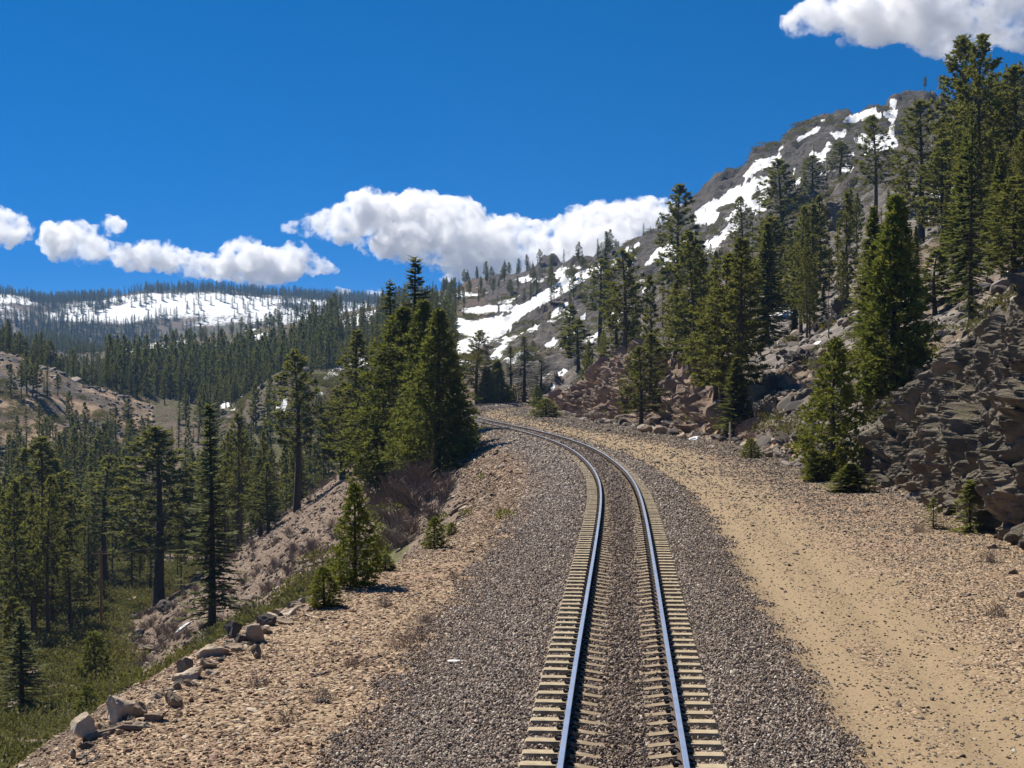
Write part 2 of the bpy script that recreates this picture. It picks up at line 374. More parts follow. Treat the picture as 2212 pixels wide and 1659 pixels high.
# ---------------------------------------------------------------- what covers the land
def A(*p): return [(1591 + x * .29757, y * .29757) for x, y in p]       # polygons read off enlarged parts of the photograph
def B(*p): return [(1106 + x * .5, 384 + y * .5) for x, y in p]
def C_(*p): return [(x * .5, 384 + y * .5) for x, y in p]
SNOW = [
 A((740,860),(830,830),(930,800),(1015,765),(1020,800),(1050,822),(1090,815),(1130,770),(1100,715),(1140,705),(1160,740),(1150,780),(1170,830),(1140,880),(1145,920),(1125,945),(1110,930),(1120,880),(1080,850),(980,845),(880,850),(810,880)),
 A((860,1000),(900,965),(980,985),(1060,975),(1110,955),(1140,960),(1140,1010),(1175,1035),(1130,1080),(1010,1085),(930,1070),(870,1030),(800,1000)),
 A((655,950),(700,955),(790,945),(775,990),(720,995)), A((510,1110),(560,1100),(620,1095),(650,1030),(695,1035),(650,1100),(640,1170),(600,1170),(560,1130)),
 A((420,1010),(520,960),(620,900),(600,935),(520,985),(450,1010)), A((240,1110),(335,1050),(340,1075),(260,1110)),
 A((50,1270),(150,1160),(210,1150),(325,1120),(300,1180),(180,1220),(70,1290)), A((0,1390),(130,1290),(250,1290),(260,1330),(130,1390),(60,1480),(0,1480)),
 A((580,1250),(720,1225),(830,1180),(840,1205),(820,1245),(700,1250),(600,1265)), A((90,1500),(190,1400),(240,1400),(170,1480),(230,1510),(160,1540),(120,1530)),
 A((810,1110),(860,1110),(850,1140),(820,1130)), A((870,1160),(920,1135),(890,1160)), A((340,1222),(420,1205),(420,1222)), A((1390,1420),(1470,1380),(1560,1340),(1560,1380),(1430,1430)),
 A((1560,820),(1720,790),(1790,780),(1650,830),(1640,890),(1620,880)), A((1650,1500),(1700,1490),(1680,1530)), A((410,1290),(460,1285),(440,1330),(400,1330)), A((930,1090),(960,1090),(945,1120)), A((1480,1560),(1560,1530),(1500,1580)), A((1380,1590),(1420,1575),(1400,1610)),
 A((1400,890),(1430,900),(1410,910)), A((730,1010),(770,1015),(790,1060),(750,1040)), A((610,868),(640,862),(620,885)),
 B((780,160),(830,120),(880,90),(960,50),(1030,20),(1100,0),(1120,0),(1100,30),(1030,60),(960,95),(900,120),(850,165),(800,200)),
 B((570,385),(620,310),(660,290),(720,310),(715,345),(640,360),(600,375)), B((820,290),(900,235),(950,200),(1000,190),(930,250),(870,310),(830,325)),
 B((830,150),(900,150),(870,200),(810,190)), B((900,180),(1000,110),(1060,80),(1090,70),(1040,110),(960,170)), B((830,320),(900,300),(920,290),(860,330)),
 B((420,380),(440,345),(500,300),(560,270),(540,295),(480,330),(430,385)), B((0,560),(60,540),(150,480),(250,430),(340,385),(370,400),(300,450),(200,510),(100,560),(0,630)),
 B((160,600),(190,560),(260,520),(240,550),(180,605)), B((140,720),(190,690),(200,700),(160,740)), B((180,860),(210,830),(200,860)), B((160,920),(190,890),(180,920)),
 B((270,630),(310,590),(320,600)), B((540,480),(600,460),(570,485)), B((1225,770),(1230,740),(1320,735),(1310,750)), B((1080,590),(1150,580),(1240,565),(1200,590),(1090,600)),
 B((170,430),(200,390),(290,380),(310,390),(230,400),(230,430),(200,440)), B((0,440),(50,430),(110,430),(60,450)), B((340,395),(400,370),(420,400),(350,430)), B((495,350),(545,345),(520,362)), B((470,400),(510,385),(480,410)),
 C_((1910,600),(1950,590),(2040,620),(2110,600),(2212,590),(2212,650),(2140,690),(2080,725),(2010,765),(1950,775),(1940,720),(2020,690),(1930,640)), C_((1880,540),(1930,510),(1900,545)), C_((1950,505),(1980,490),(2070,500),(2060,515),(1990,515)),
 C_((1990,560),(2212,545),(2212,570),(2060,585),(2000,580)), C_((1960,790),(2040,790),(2000,810)), C_((2110,770),(2200,690),(2212,690),(2150,790)),
 C_((1260,680),(1400,640),(1540,590),(1630,570),(1620,625),(1540,645),(1420,690),(1340,712)), C_((1390,870),(1450,800),(1550,740),(1660,710),(1640,745),(1540,790),(1450,850)), C_((1480,800),(1560,770),(1600,750),(1590,800),(1500,850)),
 C_((300,760),(380,720),(440,705),(430,730),(350,752)), C_((460,765),(560,740),(700,705),(850,692),(850,710),(700,735),(580,752),(500,772)), C_((1050,695),(1150,665),(1150,705),(1060,705)), C_((920,720),(945,725),(940,760),(925,755)), C_((800,790),(880,770),(960,780),(880,800)),
 C_((950,990),(960,950),(1010,960),(1020,1000),(980,1020)), C_((1160,1040),(1200,980),(1240,950),(1230,1000),(1200,1048)), C_((1340,950),(1390,915),(1400,930)), C_((280,820),(310,815),(300,835)), C_((230,790),(280,785),(250,800)),
 C_((740,680),(850,655),(980,650),(1110,637),(1095,657),(900,668),(785,686)), C_((1250,680),(1340,650),(1400,630),(1340,665)), C_((510,1005),(520,1000),(518,1016)), C_((380,1280),(420,1285),(400,1296)),
 C_((1030,940),(1060,930),(1050,945)), C_((1080,920),(1120,915),(1100,935)),
]
_uv = proj(XX, YY, Z)
RW, RH = 1166, 850
_ras = np.zeros((RH, RW), np.float32)
_gx, _gy = np.meshgrid(np.arange(RW) * 2.0 - 60, np.arange(RH) * 2.0)
for poly in SNOW:
    p = np.array(poly); x0, y0 = p.min(0) - 4; x1, y1 = p.max(0) + 4
    ix0, ix1 = int(max(0, (x0 + 60) // 2)), int(min(RW, (x1 + 60) // 2 + 2)); iy0, iy1 = int(max(0, y0 // 2)), int(min(RH, y1 // 2 + 2))
    gx, gy = _gx[iy0:iy1, ix0:ix1], _gy[iy0:iy1, ix0:ix1]; c = np.zeros(gx.shape, bool)
    for (ax, ay), (bx, by) in zip(p, np.roll(p, -1, 0)):
        if ay != by: c ^= ((ay > gy) != (by > gy)) & (gx < (bx - ax) * (gy - ay) / (by - ay) + ax)
    _ras[iy0:iy1, ix0:ix1] = np.maximum(_ras[iy0:iy1, ix0:ix1], c)
for _ in range(2):
    _ras = np.maximum.reduce([_ras, np.roll(_ras, 1, 0), np.roll(_ras, -1, 0), np.roll(_ras, 1, 1), np.roll(_ras, -1, 1)]) if _ == 5 else _ras
    _ras = (_ras + np.roll(_ras, 1, 0) + np.roll(_ras, -1, 0) + np.roll(_ras, 1, 1) + np.roll(_ras, -1, 1)) / 5
jx = n2(14, 3, 71) * 5; jy = n2(14, 3, 77) * 4
_su = np.clip(((_uv[0] + jx + 60) / 2).astype(int), 0, RW - 1); _sv = np.clip(((_uv[1] + jy) / 2).astype(int), 0, RH - 1)
SN = _ras[_sv, _su] * (YY > 95) * ((_uv[0] > -40) & (_uv[0] < 2250))
fr_ = sstep(1700, 2000, YY)
far_snow = np.clip(0.30 + n2(260, 4, 81) * 0.9 + n2(60, 3, 83) * 0.3 + 0.35 * sstep(-0.2, 0.7, n2(500, 2, 85)), 0, 1)
def far_band(pu, pv, n_):
    d = np.where(pu < 235, .95, np.where(pu > 610, .8, .14))
    d = np.maximum(d, np.exp(-((pv - 655 - 10 * n_) / 8) ** 2) * (pu < 330) * .9); d = np.maximum(d, .85 * sstep(684, 700, pv + 22 * n_)); d = np.maximum(d, .75 * (pv < np.interp(pu, [0, 330, 460, 600, 830], [648, 634, 632, 646, 660])))
    d = np.where(np.abs(pu - 30) < 35, d * np.where(pv < 690, .3, 1), d)
    return d * np.clip(.75 + 1.6 * n_, .06, 1.2)
far_snow = far_snow * (1 - .8 * np.clip(far_band(_uv[0], _uv[1], n2(150, 4, 213)) - .1, 0, 1)) + .22 * (1 - np.clip(far_band(_uv[0], _uv[1], n2(150, 4, 213)) * 2, 0, 1)) * np.clip(.5 + n2(38, 3, 217) * 2.2, 0, 1)
SN = SN * (1 - fr_) + far_snow * fr_
gully = np.clip(1.5 * (n2(17, 5, 187) - .1) - .25 * _fz.reshape(shape) / 3, 0, 1) * mtn * sstep(.2, .6, n2(120, 2, 189) + .45 * (CU + F * XX / np.maximum(YY, 12) < 1500))
SN = np.maximum(SN, gully * (1 - fr_))
side = ((_uv[0] < -40) | (_uv[0] > 2250)) & (YY > 260)
SN = np.where(side, np.clip(n2(40, 4, 87) * 1.2 - 0.1, 0, 1) * sstep(300, 500, YY), SN)

M_bal = np.where(YY < 300, 1 - sstep(3.2, 4.3, np.where(lat_g > 0, a + .75, a - .1) + n2(1.1, 3, 91) * 0.7 + n2(.3, 2, 92) * .3), 0)
M_road = np.where((YY < 300) & (lat_g > 0), np.maximum(np.exp(-((lat_g - 3.75) / 0.55) ** 4), np.exp(-((lat_g - 5.35) / 0.5) ** 4)) * 0.4 + 0.80 * np.exp(-((lat_g - 5.0) / 2.5) ** 4) + .85 * sstep(70, 125, YY) * np.exp(-((lat_g - 6.6) / 3.2) ** 4), 0)
M_road = np.clip(M_road * (0.82 + 0.55 * n2(1.4, 4, 93)), 0, 1)
M_bench = np.where((YY < 300) & (lat_g > eL_g - 1.5) & (lat_g < eR_g + 2.0), 1.0, 0)
fine_l = np.clip(n2(1.5, 4, 95) * 1.6 - 0.1, 0, 1) * (lat_g < 0) * (YY < 300)      # patches of fines on the left shoulder
M_road = np.maximum(M_road, fine_l * 0.6 * (lat_g > eL_g))
M_scree = np.clip(EMB * sstep(105, 130, YY) * (0.75 + n2(4, 3, 97) * .5), 0, 1)
u_g = CU + F * XX / np.maximum(YY, 12)
valley = (lat_g < eL_g) & (YY < 300)
M_brush = np.where(valley, np.clip(0.6 + n2(5.5, 4, 101) * 1.1, 0, 1) * (1 - 0.9 * EMB * sstep(105, 130, YY)), 0)
M_brush = M_brush * np.where((YY > 42) & (YY < 118) & (dL < 6.5) & (UU > 880), .15, 1.0)
M_brush = np.where((YY >= 300) & (u_g < 1000), np.clip(0.5 + n2(22, 4, 103), 0, 1), M_brush)
M_brush = np.where((u_g > 1150) & (lat_g > eR_g), np.clip(0.2 + n2(16, 4, 105) * 0.9, 0, 1), M_brush)
knob = (YY > 430) & (YY < 640) & (u_g < 330)
M_brush = np.where(knob, np.clip(n2(12, 3, 107) * 1.2 - .15, 0, 1), M_brush)
M_rock = np.where((u_g > 1100) & (lat_g > eR_g), np.clip(0.55 + _w1 * .6 + n2(8, 3, 109) * .5, 0, 1), np.clip(n2(15, 4, 111) * 1.4 - 0.05, 0, 1))
M_rock = np.where(mtn > .5, np.clip(0.95 + n2(12, 4, 113) * .6, 0, 1), M_rock)
M_bench = np.where(knob, np.clip(.6 + n2(14, 3, 119) * .9, 0, 1), M_bench)
M_rock = np.where(knob, np.clip(.75 + n2(9, 3, 115), 0, 1), M_rock)
m1 = np.stack([M_bal, M_road, M_bench, M_scree], -1).reshape(-1, 4)
m2 = np.stack([M_rock, M_brush, SN, np.clip((YY - 200) / 400, 0, 1)], -1).reshape(-1, 4)

# ---------------------------------------------------------------- the material of the land
mat_land, nt = newmat('land')
g = G(nt)
P = g.n('ShaderNodeNewGeometry').outputs['Position']
att = lambda k: g.n('ShaderNodeAttribute', attribute_name=k)
a1, a2 = att('m1'), att('m2')
s1, s2 = g.sep(a1.outputs['Color']), g.sep(a2.outputs['Color'])
bal_, road_, bench_, scree_ = s1[0], s1[1], s1[2], a1.outputs['Alpha']
rock_, brush_, snow_, dist_ = s2[0], s2[1], s2[2], a2.outputs['Alpha']
nz_l = g.noise(P, 0.09, 6, 0.6); nz_m = g.noise(P, 0.9, 6, 0.6); nz_f = g.noise(P, 9.0, 5, 0.65)
# soil with litter
soil = g.ramp(nz_m, [(0.3, (0.075, 0.052, 0.036)), (0.5, (0.15, 0.105, 0.072)), (0.72, (0.25, 0.18, 0.125))])
soil = g.mix(g.step(nz_f, 0.45, 0.8), soil, (0.30, 0.235, 0.175))
# brush
br = g.ramp(g.noise(P, 1.6, 6, 0.7), [(0.3, (0.05, 0.05, 0.02)), (0.5, (0.115, 0.105, 0.04)), (0.72, (0.19, 0.155, 0.085))])
col = g.mix(g.step(g.m('ADD', brush_, g.m('MULTIPLY', g.m('SUBTRACT', nz_m, 0.5), 1.4)), 0.4, 0.65), soil, br)
# rock: grey brown granite and metamorphics with cracks and lichen
rk = g.ramp(g.noise(P, 0.35, 8, 0.68), [(0.28, (0.056, 0.049, 0.045)), (0.45, (0.129, 0.112, 0.099)), (0.6, (0.213, 0.185, 0.160)), (0.78, (0.370, 0.325, 0.280))])
rk = g.mix(g.m('MULTIPLY', dist_, 0.45), rk, (0.075, 0.070, 0.066))
rk = g.mix(g.m('MULTIPLY', g.step(g.noise(P, 0.16, 7, .7), 0.5, 0.62), g.m('MULTIPLY', dist_, 0.75)), rk, (0.045, 0.042, 0.034))
rk = g.mix(g.m('MULTIPLY', g.step(g.noise(P, 0.05, 4), 0.52, 0.7), 0.2), rk, (0.24, 0.15, 0.105))
col = g.mix(g.step(g.m('ADD', rock_, g.m('MULTIPLY', g.m('SUBTRACT', nz_m, 0.5), 1.2)), 0.5, 0.72), col, rk)
# scree
vs = g.vor(P, 3.2); vsd = g.vor(P, 3.2, 'Distance')
sc = g.ramp(g.sep(vs)[0], [(0.0, (0.065, 0.045, 0.033)), (0.4, (0.13, 0.09, 0.064)), (0.75, (0.215, 0.155, 0.11)), (1.0, (0.36, 0.28, 0.215))])
sc = g.mix(g.m('MULTIPLY', nz_l, 0.5), sc, (0.15, 0.095, 0.06))
col = g.mix(g.step(g.m('ADD', scree_, g.m('MULTIPLY', g.m('SUBTRACT', nz_m, 0.5), 0.9)), 0.3, 0.55), col, sc)
# pebbly shoulder
vb = g.vor(P, 15.0); vbd = g.vor(P, 15.0, 'Distance')
be = g.ramp(g.sep(vb)[0], [(0.0, (0.114, 0.073, 0.043)), (0.35, (0.214, 0.140, 0.083)), (0.7, (0.318, 0.221, 0.137)), (1.0, (0.456, 0.349, 0.239))])
be = g.mix(g.m('MULTIPLY', g.step(nz_l, 0.5, 0.62), 0.35), be, (0.28, 0.165, 0.115))
col = g.mix(g.step(g.m('ADD', bench_, g.m('MULTIPLY', g.m('SUBTRACT', nz_m, 0.5), 1.2)), 0.4, 0.7), col, be)
# tan fines of the dirt road
fi = g.ramp(g.noise(P, 26.0, 4, 0.7), [(0.3, (0.17, 0.118, 0.066)), (0.55, (0.275, 0.198, 0.115)), (0.75, (0.37, 0.28, 0.175))])
rf = g.m('ADD', road_, g.m('MULTIPLY', g.m('SUBTRACT', g.noise(P, 5.0, 6, 0.7), 0.5), 1.3))
col = g.mix(g.step(rf, 0.35, 0.72), col, fi)
# ballast
vl = g.vor(P, 24.0); vld = g.vor(P, 24.0, 'Distance')
ba = g.ramp(g.sep(vl)[0], [(0.0, (0.088, 0.067, 0.054)), (0.45, (0.194, 0.150, 0.119)), (0.8, (0.338, 0.266, 0.213)), (1.0, (0.575, 0.474, 0.392))])
col = g.mix(g.step(g.m('ADD', bal_, g.m('MULTIPLY', g.m('SUBTRACT', g.noise(P, 3.0, 5, .7), 0.5), 0.9)), 0.38, 0.62), col, ba)
# snow
snz = g.m('ADD', g.m('MULTIPLY', g.m('SUBTRACT', g.noise(P, 0.22, 6, 0.65), 0.5), 1.1), g.m('MULTIPLY', g.m('SUBTRACT', nz_m, 0.5), 0.6))
sf = g.step(g.m('ADD', snow_, snz), 0.36, 0.43)
sncol = g.ramp(g.noise(P, 0.12, 5), [(0.3, (0.66, 0.67, 0.68)), (0.7, (0.82, 0.82, 0.82))])
col = g.mix(sf, col, sncol)
# relief
h_st = g.m('MULTIPLY', g.m('MULTIPLY', g.m('SUBTRACT', 0.6, vsd), 0.22), scree_)
h_be = g.m('MULTIPLY', g.m('MULTIPLY', g.m('SUBTRACT', 0.6, vbd), 0.05), g.m('MULTIPLY', bench_, g.m('SUBTRACT', 1.0, g.step(rf, 0.35, 0.8))))
h_ba = g.m('MULTIPLY', g.m('MULTIPLY', g.m('SUBTRACT', 0.6, vld), 0.045), bal_)
nrk = g.m('ADD', g.noise(P, 0.55, 9, 0.7), g.m('MULTIPLY', g.m('MULTIPLY', g.noise(P, 0.11, 8, 0.72), 4.0), dist_))
h_rk = g.m('MULTIPLY', nrk, g.m('ADD', 0.5, g.m('MULTIPLY', dist_, 1.8)))
h_rk = g.m('MULTIPLY', h_rk, g.m('SUBTRACT', 1.0, g.m('MAXIMUM', bench_, bal_), clamp=True))
h_rk = g.m('MULTIPLY', h_rk, g.m('SUBTRACT', 1.0, g.m('MULTIPLY', sf, 0.9)))
h = g.m('ADD', g.m('ADD', h_st, h_be), g.m('ADD', h_ba, h_rk))
h = g.m('ADD', h, g.m('MULTIPLY', nz_f, 0.015))
bump = g.n('ShaderNodeBump', i={'Strength': 0.9, 'Distance': 1.0, 'Height': h}).outputs[0]
g.out(g.bsdf(col, 0.92, Normal=bump, **{'Specular IOR Level': 0.25}).outputs[0])

# ---------------------------------------------------------------- the land as separate sheets, one per kind of ground
nr, nc = shape
ids = np.arange(nr * nc).reshape(shape)
quad = np.stack([ids[:-1, :-1], ids[:-1, 1:], ids[1:, 1:], ids[1:, :-1]], -1).reshape(-1, 4)
def qavg(m): return ((m[:-1, :-1] + m[1:, 1:]) * .5).ravel()
qY, ql, qu = qavg(YY), qavg(lat_g), qavg(u_g)
qeL, qeR = qavg(eL_g), qavg(eR_g)
cls = np.full(len(quad), 7)
nearz = qY < 300
cls[nearz & (np.abs(ql) <= 3.7)] = 0
cls[nearz & (ql > 3.7) & (ql <= qeR + 1)] = 1
cls[nearz & (ql < -3.7) & (ql >= qeL - 0.3)] = 2
cls[nearz & (ql < qeL - 0.3)] = 3
cls[(~nearz) & (qu < 900)] = 3
cls[(qY > 860) & (qu < 980)] = 4
cls[(qY > 1500)] = 5
cls[(qY < 300) & (ql > qeR + 1)] = 6
cls[(qY >= 300) & (qY <= 1500) & (qu >= 900)] = 7
cls[(qY >= 300) & (qY <= 860) & (qu >= 900)] = 7
Vall = np.stack([XX.ravel(), YY.ravel(), Z.ravel()], 1)
NAMES = ['ballast_bed', 'dirt_road', 'gravel_shoulder', 'valley_slope', 'snowy_ridge', 'distant_ridge', 'rocky_hillside', 'mountain']
LAB = {0: 'dark grey crushed stone bed under the railway track', 1: 'pale gravel dirt road with tan wheel tracks beside the railway',
       2: 'pale pebbly shoulder between the ballast and the embankment edge', 3: 'valley slope with brush, scree and soil falling away from the railway',
       4: 'lower rocky ridge with long snow streaks beyond the valley forest', 5: 'far bluish snow covered ridge on the horizon',
       6: 'rocky hillside rising above the dirt road', 7: 'steep dark mountain with snow patches and a rounded rock summit'}
me_full = mesh_np('land', Vall, quad, [mat_land], True)
_nrm = np.empty(len(Vall) * 3, np.float32); me_full.vertices.foreach_get('normal', _nrm); _nrm = _nrm.reshape(-1, 3)
bpy.data.meshes.remove(me_full)
for c in range(8):
    q = quad[cls == c]
    if not len(q): continue
    used, inv = np.unique(q, return_inverse=True)
    me = mesh_np(NAMES[c], Vall[used], inv.reshape(-1, 4), [mat_land], True, attrs={'m1': m1[used], 'm2': m2[used]})
    me.normals_split_custom_set_from_vertices(_nrm[used].tolist())
    tag(obj(NAMES[c], me), LAB[c], kind='structure')
# ---------------------------------------------------------------- railway track
def solid(name, col, rough=0.8, metal=0.0, var=0.35, scale=8.0, bumpd=0.0, bscale=30.0, spec=0.3, col2=None):
    m, nt = newmat(name); g = G(nt)
    P = g.n('ShaderNodeTexCoord').outputs['Object']
    r = g.n('ShaderNodeObjectInfo').outputs['Random']
    nz = g.noise(P, scale, 6, 0.65)
    lo = tuple(c * (1 - var) for c in col); hi = col2 or tuple(min(1, c * (1 + var)) for c in col)
    c = g.ramp(nz, [(0.3, lo), (0.7, hi)])
    c = g.mix(g.m('MULTIPLY', r, 0.45), c, tuple(x * 0.62 for x in col))
    k = {'Metallic': metal, 'Specular IOR Level': spec}
    if bumpd:
        k['Normal'] = g.n('ShaderNodeBump', i={'Strength': 1.0, 'Distance': bumpd, 'Height': g.noise(P, bscale, 6, 0.7)}).outputs[0]
    g.out(g.bsdf(c, rough, **k).outputs[0])
    return m
m_rust = solid('rusty_steel', (0.095, 0.065, 0.05), 0.75, 0.1, 0.4, 12, .002)
m_clip = solid('dark_steel', (0.018, 0.015, 0.014), 0.5, 0.2, 0.4, 20)
m_conc, nt = newmat('weathered_concrete'); g = G(nt)
_P = g.n('ShaderNodeTexCoord').outputs['Object']; _r = g.n('ShaderNodeObjectInfo').outputs['Random']
_c = g.ramp(g.noise(_P, 7.0, 6, .65), [(0.3, (0.27, 0.215, 0.14)), (0.7, (0.47, 0.385, 0.255))])
_c = g.mix(g.m('MULTIPLY', _r, .5), _c, (0.25, 0.20, 0.13))
_ax = g.m('ABSOLUTE', g.n('ShaderNodeSeparateXYZ', i={0: _P}).outputs[0])
_c = g.mix(g.m('MULTIPLY', g.step(g.m('ADD', _ax, g.m('MULTIPLY', g.noise(_P, 4.0, 4), .5)), 1.05, .72), .62), _c, (0.17, 0.118, 0.075))      # brown dust between the rails
_c = g.mix(g.m('MULTIPLY', g.step(g.noise(_P, 15.0, 5, .7), .56, .7), .55), _c, (0.13, 0.10, 0.075))
g.out(g.bsdf(_c, .92, Normal=g.n('ShaderNodeBump', i={'Strength': 1.0, 'Distance': .006, 'Height': g.noise(_P, 40., 6, .7)}).outputs[0], **{'Specular IOR Level': .25}).outputs[0])
m_shine, nt = newmat('polished_steel'); g = G(nt)
g.out(g.bsdf((0.82, 0.84, 0.86), g.m('MULTIPLY_ADD', g.noise(g.n('ShaderNodeTexCoord').outputs['Object'], 3.0, 3), 0.12, 0.24), Metallic=0.86).outputs[0])

def frame_at(Y):
    """point on the centre line, unit tangent (plan) and right-hand normal"""
    x = float(xc(Y)); dx = float(xc(Y + .5) - xc(Y - .5)); L = math.hypot(dx, 1)
    return x, float(zc(Y)), dx / L, 1 / L
track = tag(obj('railway_track', None, loc=(0, 20, 0)), 'single railway track with shiny rails on concrete sleepers curving away left', 'railway track')
RS = np.concatenate([np.arange(-20, 90, 0.5), np.arange(90, 345, 1.0)])
prof_r = np.array([(-.0355,-.004),(-.031,0),(.031,0),(.0355,-.004),(.0365,-.04),(.028,-.047),(.0095,-.056),(.0085,-.135),(.02,-.15),(.0755,-.16),(.0755,-.172),(-.0755,-.172),(-.0755,-.16),(-.02,-.15),(-.0085,-.135),(-.0095,-.056),(-.028,-.047),(-.0365,-.04)])
GA = 0.7175 + 0.036
for sgn in (-1, 1):
    V = []; Fc = []; mi = []; n = len(prof_r)
    for Y in RS:
        x, z, tx, ty = frame_at(Y); nx, ny = ty, -tx
        for (px, pz) in prof_r:
            s = sgn * GA + px
            V.append((x + nx * s, Y + ny * s - 20, z + pz))
    for i in range(len(RS) - 1):
        for j in range(n):
            k2 = (j + 1) % n
            Fc.append((i * n + j, (i + 1) * n + j, (i + 1) * n + k2, i * n + k2)); mi.append(1 if j in (0, 1, 2) else 0)
    obj('rail', mesh_np('rail', V, np.array(Fc), [m_rust, m_shine], False, fmat=mi), track)
# sleeper: waisted concrete tie; top at z = 0 of its own frame
st = [(-1.30, -.03, .105, .14), (-1.275, 0, .10, .14), (-.72, .0, .10, .14), (-.35, -.055, .085, .12), (0, -.075, .08, .115), (.35, -.055, .085, .12), (.72, .0, .10, .14), (1.275, 0, .10, .14), (1.30, -.03, .105, .14)]
V = []; Fc = []
for (x, zt, hw, hb) in st:
    V += [(x, -hb, -.22), (x, -hw - .012, zt - .025), (x, -hw, zt - .0), (x, hw, zt - .0), (x, hw + .012, zt - .025), (x, hb, -.22)]
for i in range(len(st) - 1):
    for j in range(5): Fc.append((i * 6 + j, i * 6 + j + 1, (i + 1) * 6 + j + 1, (i + 1) * 6 + j))
e = len(st) - 1
Fc += [(0, 5, 4, 1), (1, 4, 3, 2), (e * 6, e * 6 + 1, e * 6 + 4, e * 6 + 5), (e * 6 + 1, e * 6 + 2, e * 6 + 3, e * 6 + 4)]
me_sl = mesh_np('sleeper', V, np.array(Fc)[:, ::-1], [m_conc])
def tube(path, rad, sides=6, cap=True):
    path = np.asarray(path, float); n = len(path)
    rad = np.broadcast_to(np.asarray(rad, float), (n,))
    T = np.gradient(path, axis=0); T /= np.linalg.norm(T, axis=1)[:, None] + 1e-9
    ref = np.array([0, 0, 1.0]) if abs(T[:, 2]).mean() < .8 else np.array([1.0, 0, 0])
    U = np.cross(T, ref); U /= np.linalg.norm(U, axis=1)[:, None] + 1e-9
    W = np.cross(T, U)
    a = np.arange(sides) / sides * 2 * np.pi
    V = (path[:, None, :] + rad[:, None, None] * (np.cos(a)[None, :, None] * U[:, None, :] + np.sin(a)[None, :, None] * W[:, None, :])).reshape(-1, 3)
    i = np.arange(n - 1)[:, None] * sides; j = np.arange(sides)[None, :]; j2 = (j + 1) % sides
    Q = np.stack([i + j, i + j2, i + sides + j2, i + sides + j], -1).reshape(-1, 4)
    return V, Q
class MB:
    """collects pieces into one mesh"""
    def __init__(s): s.V = []; s.T = []; s.Q = []; s.n = 0; s.A = []
    def add(s, V, F_, a=0.0):
        V = np.asarray(V, float); F_ = np.asarray(F_, int)
        (s.Q if F_.shape[1] == 4 else s.T).append(F_ + s.n); s.V.append(V); s.n += len(V)
        s.A.append(np.broadcast_to(np.asarray(a, float), (len(V),)))
    def build(s, name, mats, smooth=False):
        fs = []
        if s.Q: fs.append(np.concatenate(s.Q))
        if s.T: fs.append(np.concatenate(s.T))
        return mesh_np(name, np.concatenate(s.V), fs, mats, smooth, attrs={'tint': np.concatenate(s.A)})
# spring clip: a bent bar hooked over the rail foot, on its cast shoulder
b = MB()
th = np.linspace(-0.35 * math.pi, 1.55 * math.pi, 11)
b.add(*tube(np.stack([0.028 + 0.052 * np.cos(th) * 1.0, np.linspace(-.045, .05, 11) + .02 * np.sin(th), 0.02 + 0.05 * np.sin(th)], 1), 0.0135, 6))
def box(x0, x1, y0, y1, z0, z1, t=0.0):
    V = [(x0, y0, z0), (x1, y0, z0), (x1, y1, z0), (x0, y1, z0), (x0 + t, y0 + t, z1), (x1 - t, y0 + t, z1), (x1 - t, y1 - t, z1), (x0 + t, y1 - t, z1)]
    return V, [(0, 3, 2, 1), (4, 5, 6, 7), (0, 1, 5, 4), (1, 2, 6, 5), (2, 3, 7, 6), (3, 0, 4, 7)]
b.add(*box(-.01, .075, -.05, .05, -.012, .03, .012))
me_clip = b.build('rail_clip', [m_clip])
SP = 0.59
rng = random.Random(4)
Y = 9.0; ns = 0; far_sl = MB(); rest_clip = MB()
bV = np.array([v.co[:] for v in me_sl.vertices]); bF = np.array([p.vertices[:] for p in me_sl.polygons])
cV = np.array([v.co[:] for v in me_clip.vertices]); cF = np.array([p.vertices[:] for p in me_clip.polygons])
SLY = []
while Y < 300:
    x, z, tx, ty = frame_at(Y); ang = math.atan2(-tx, ty) + rng.uniform(-.012, .012)
    zz = z - 0.176 + rng.uniform(-.004, .004)
    SLY.append(Y)
    clips = [(sx * GA + sd * 0.062, sd) for sx in (-1, 1) for sd in (-1, 1)]
    if ns < 300:
        o = obj('sleeper', me_sl, track, (x, Y - 20, zz), (0, rng.uniform(-.004, .004), ang))
        if ns < 72:
            for (lx, sd) in clips:
                obj('rail_clip', me_clip, o, (lx, 0, 0.0), (0, 0, 0 if sd > 0 else math.pi))
    else:
        c, s_ = math.cos(ang), math.sin(ang)
        far_sl.add(bV @ np.array([[c, s_, 0], [-s_, c, 0], [0, 0, 1]]) + np.array([x, Y - 20, zz]), bF)
    if ns >= 72 and ns < 260:
        c, s_ = math.cos(ang), math.sin(ang)
        for (lx, sd) in clips:
            v = cV * np.array([sd, sd, 1]) + np.array([lx, 0, 0])
            rest_clip.add(v @ np.array([[c, s_, 0], [-s_, c, 0], [0, 0, 1]]) + np.array([x, Y - 20, zz]), cF[::2])
    ns += 1; Y += SP * ty
tag(obj('distant_sleepers', far_sl.build('distant_sleepers', [m_conc]), track), kind='stuff')
tag(obj('distant_rail_clips', rest_clip.build('distant_rail_clips', [m_clip]), track), kind='stuff')
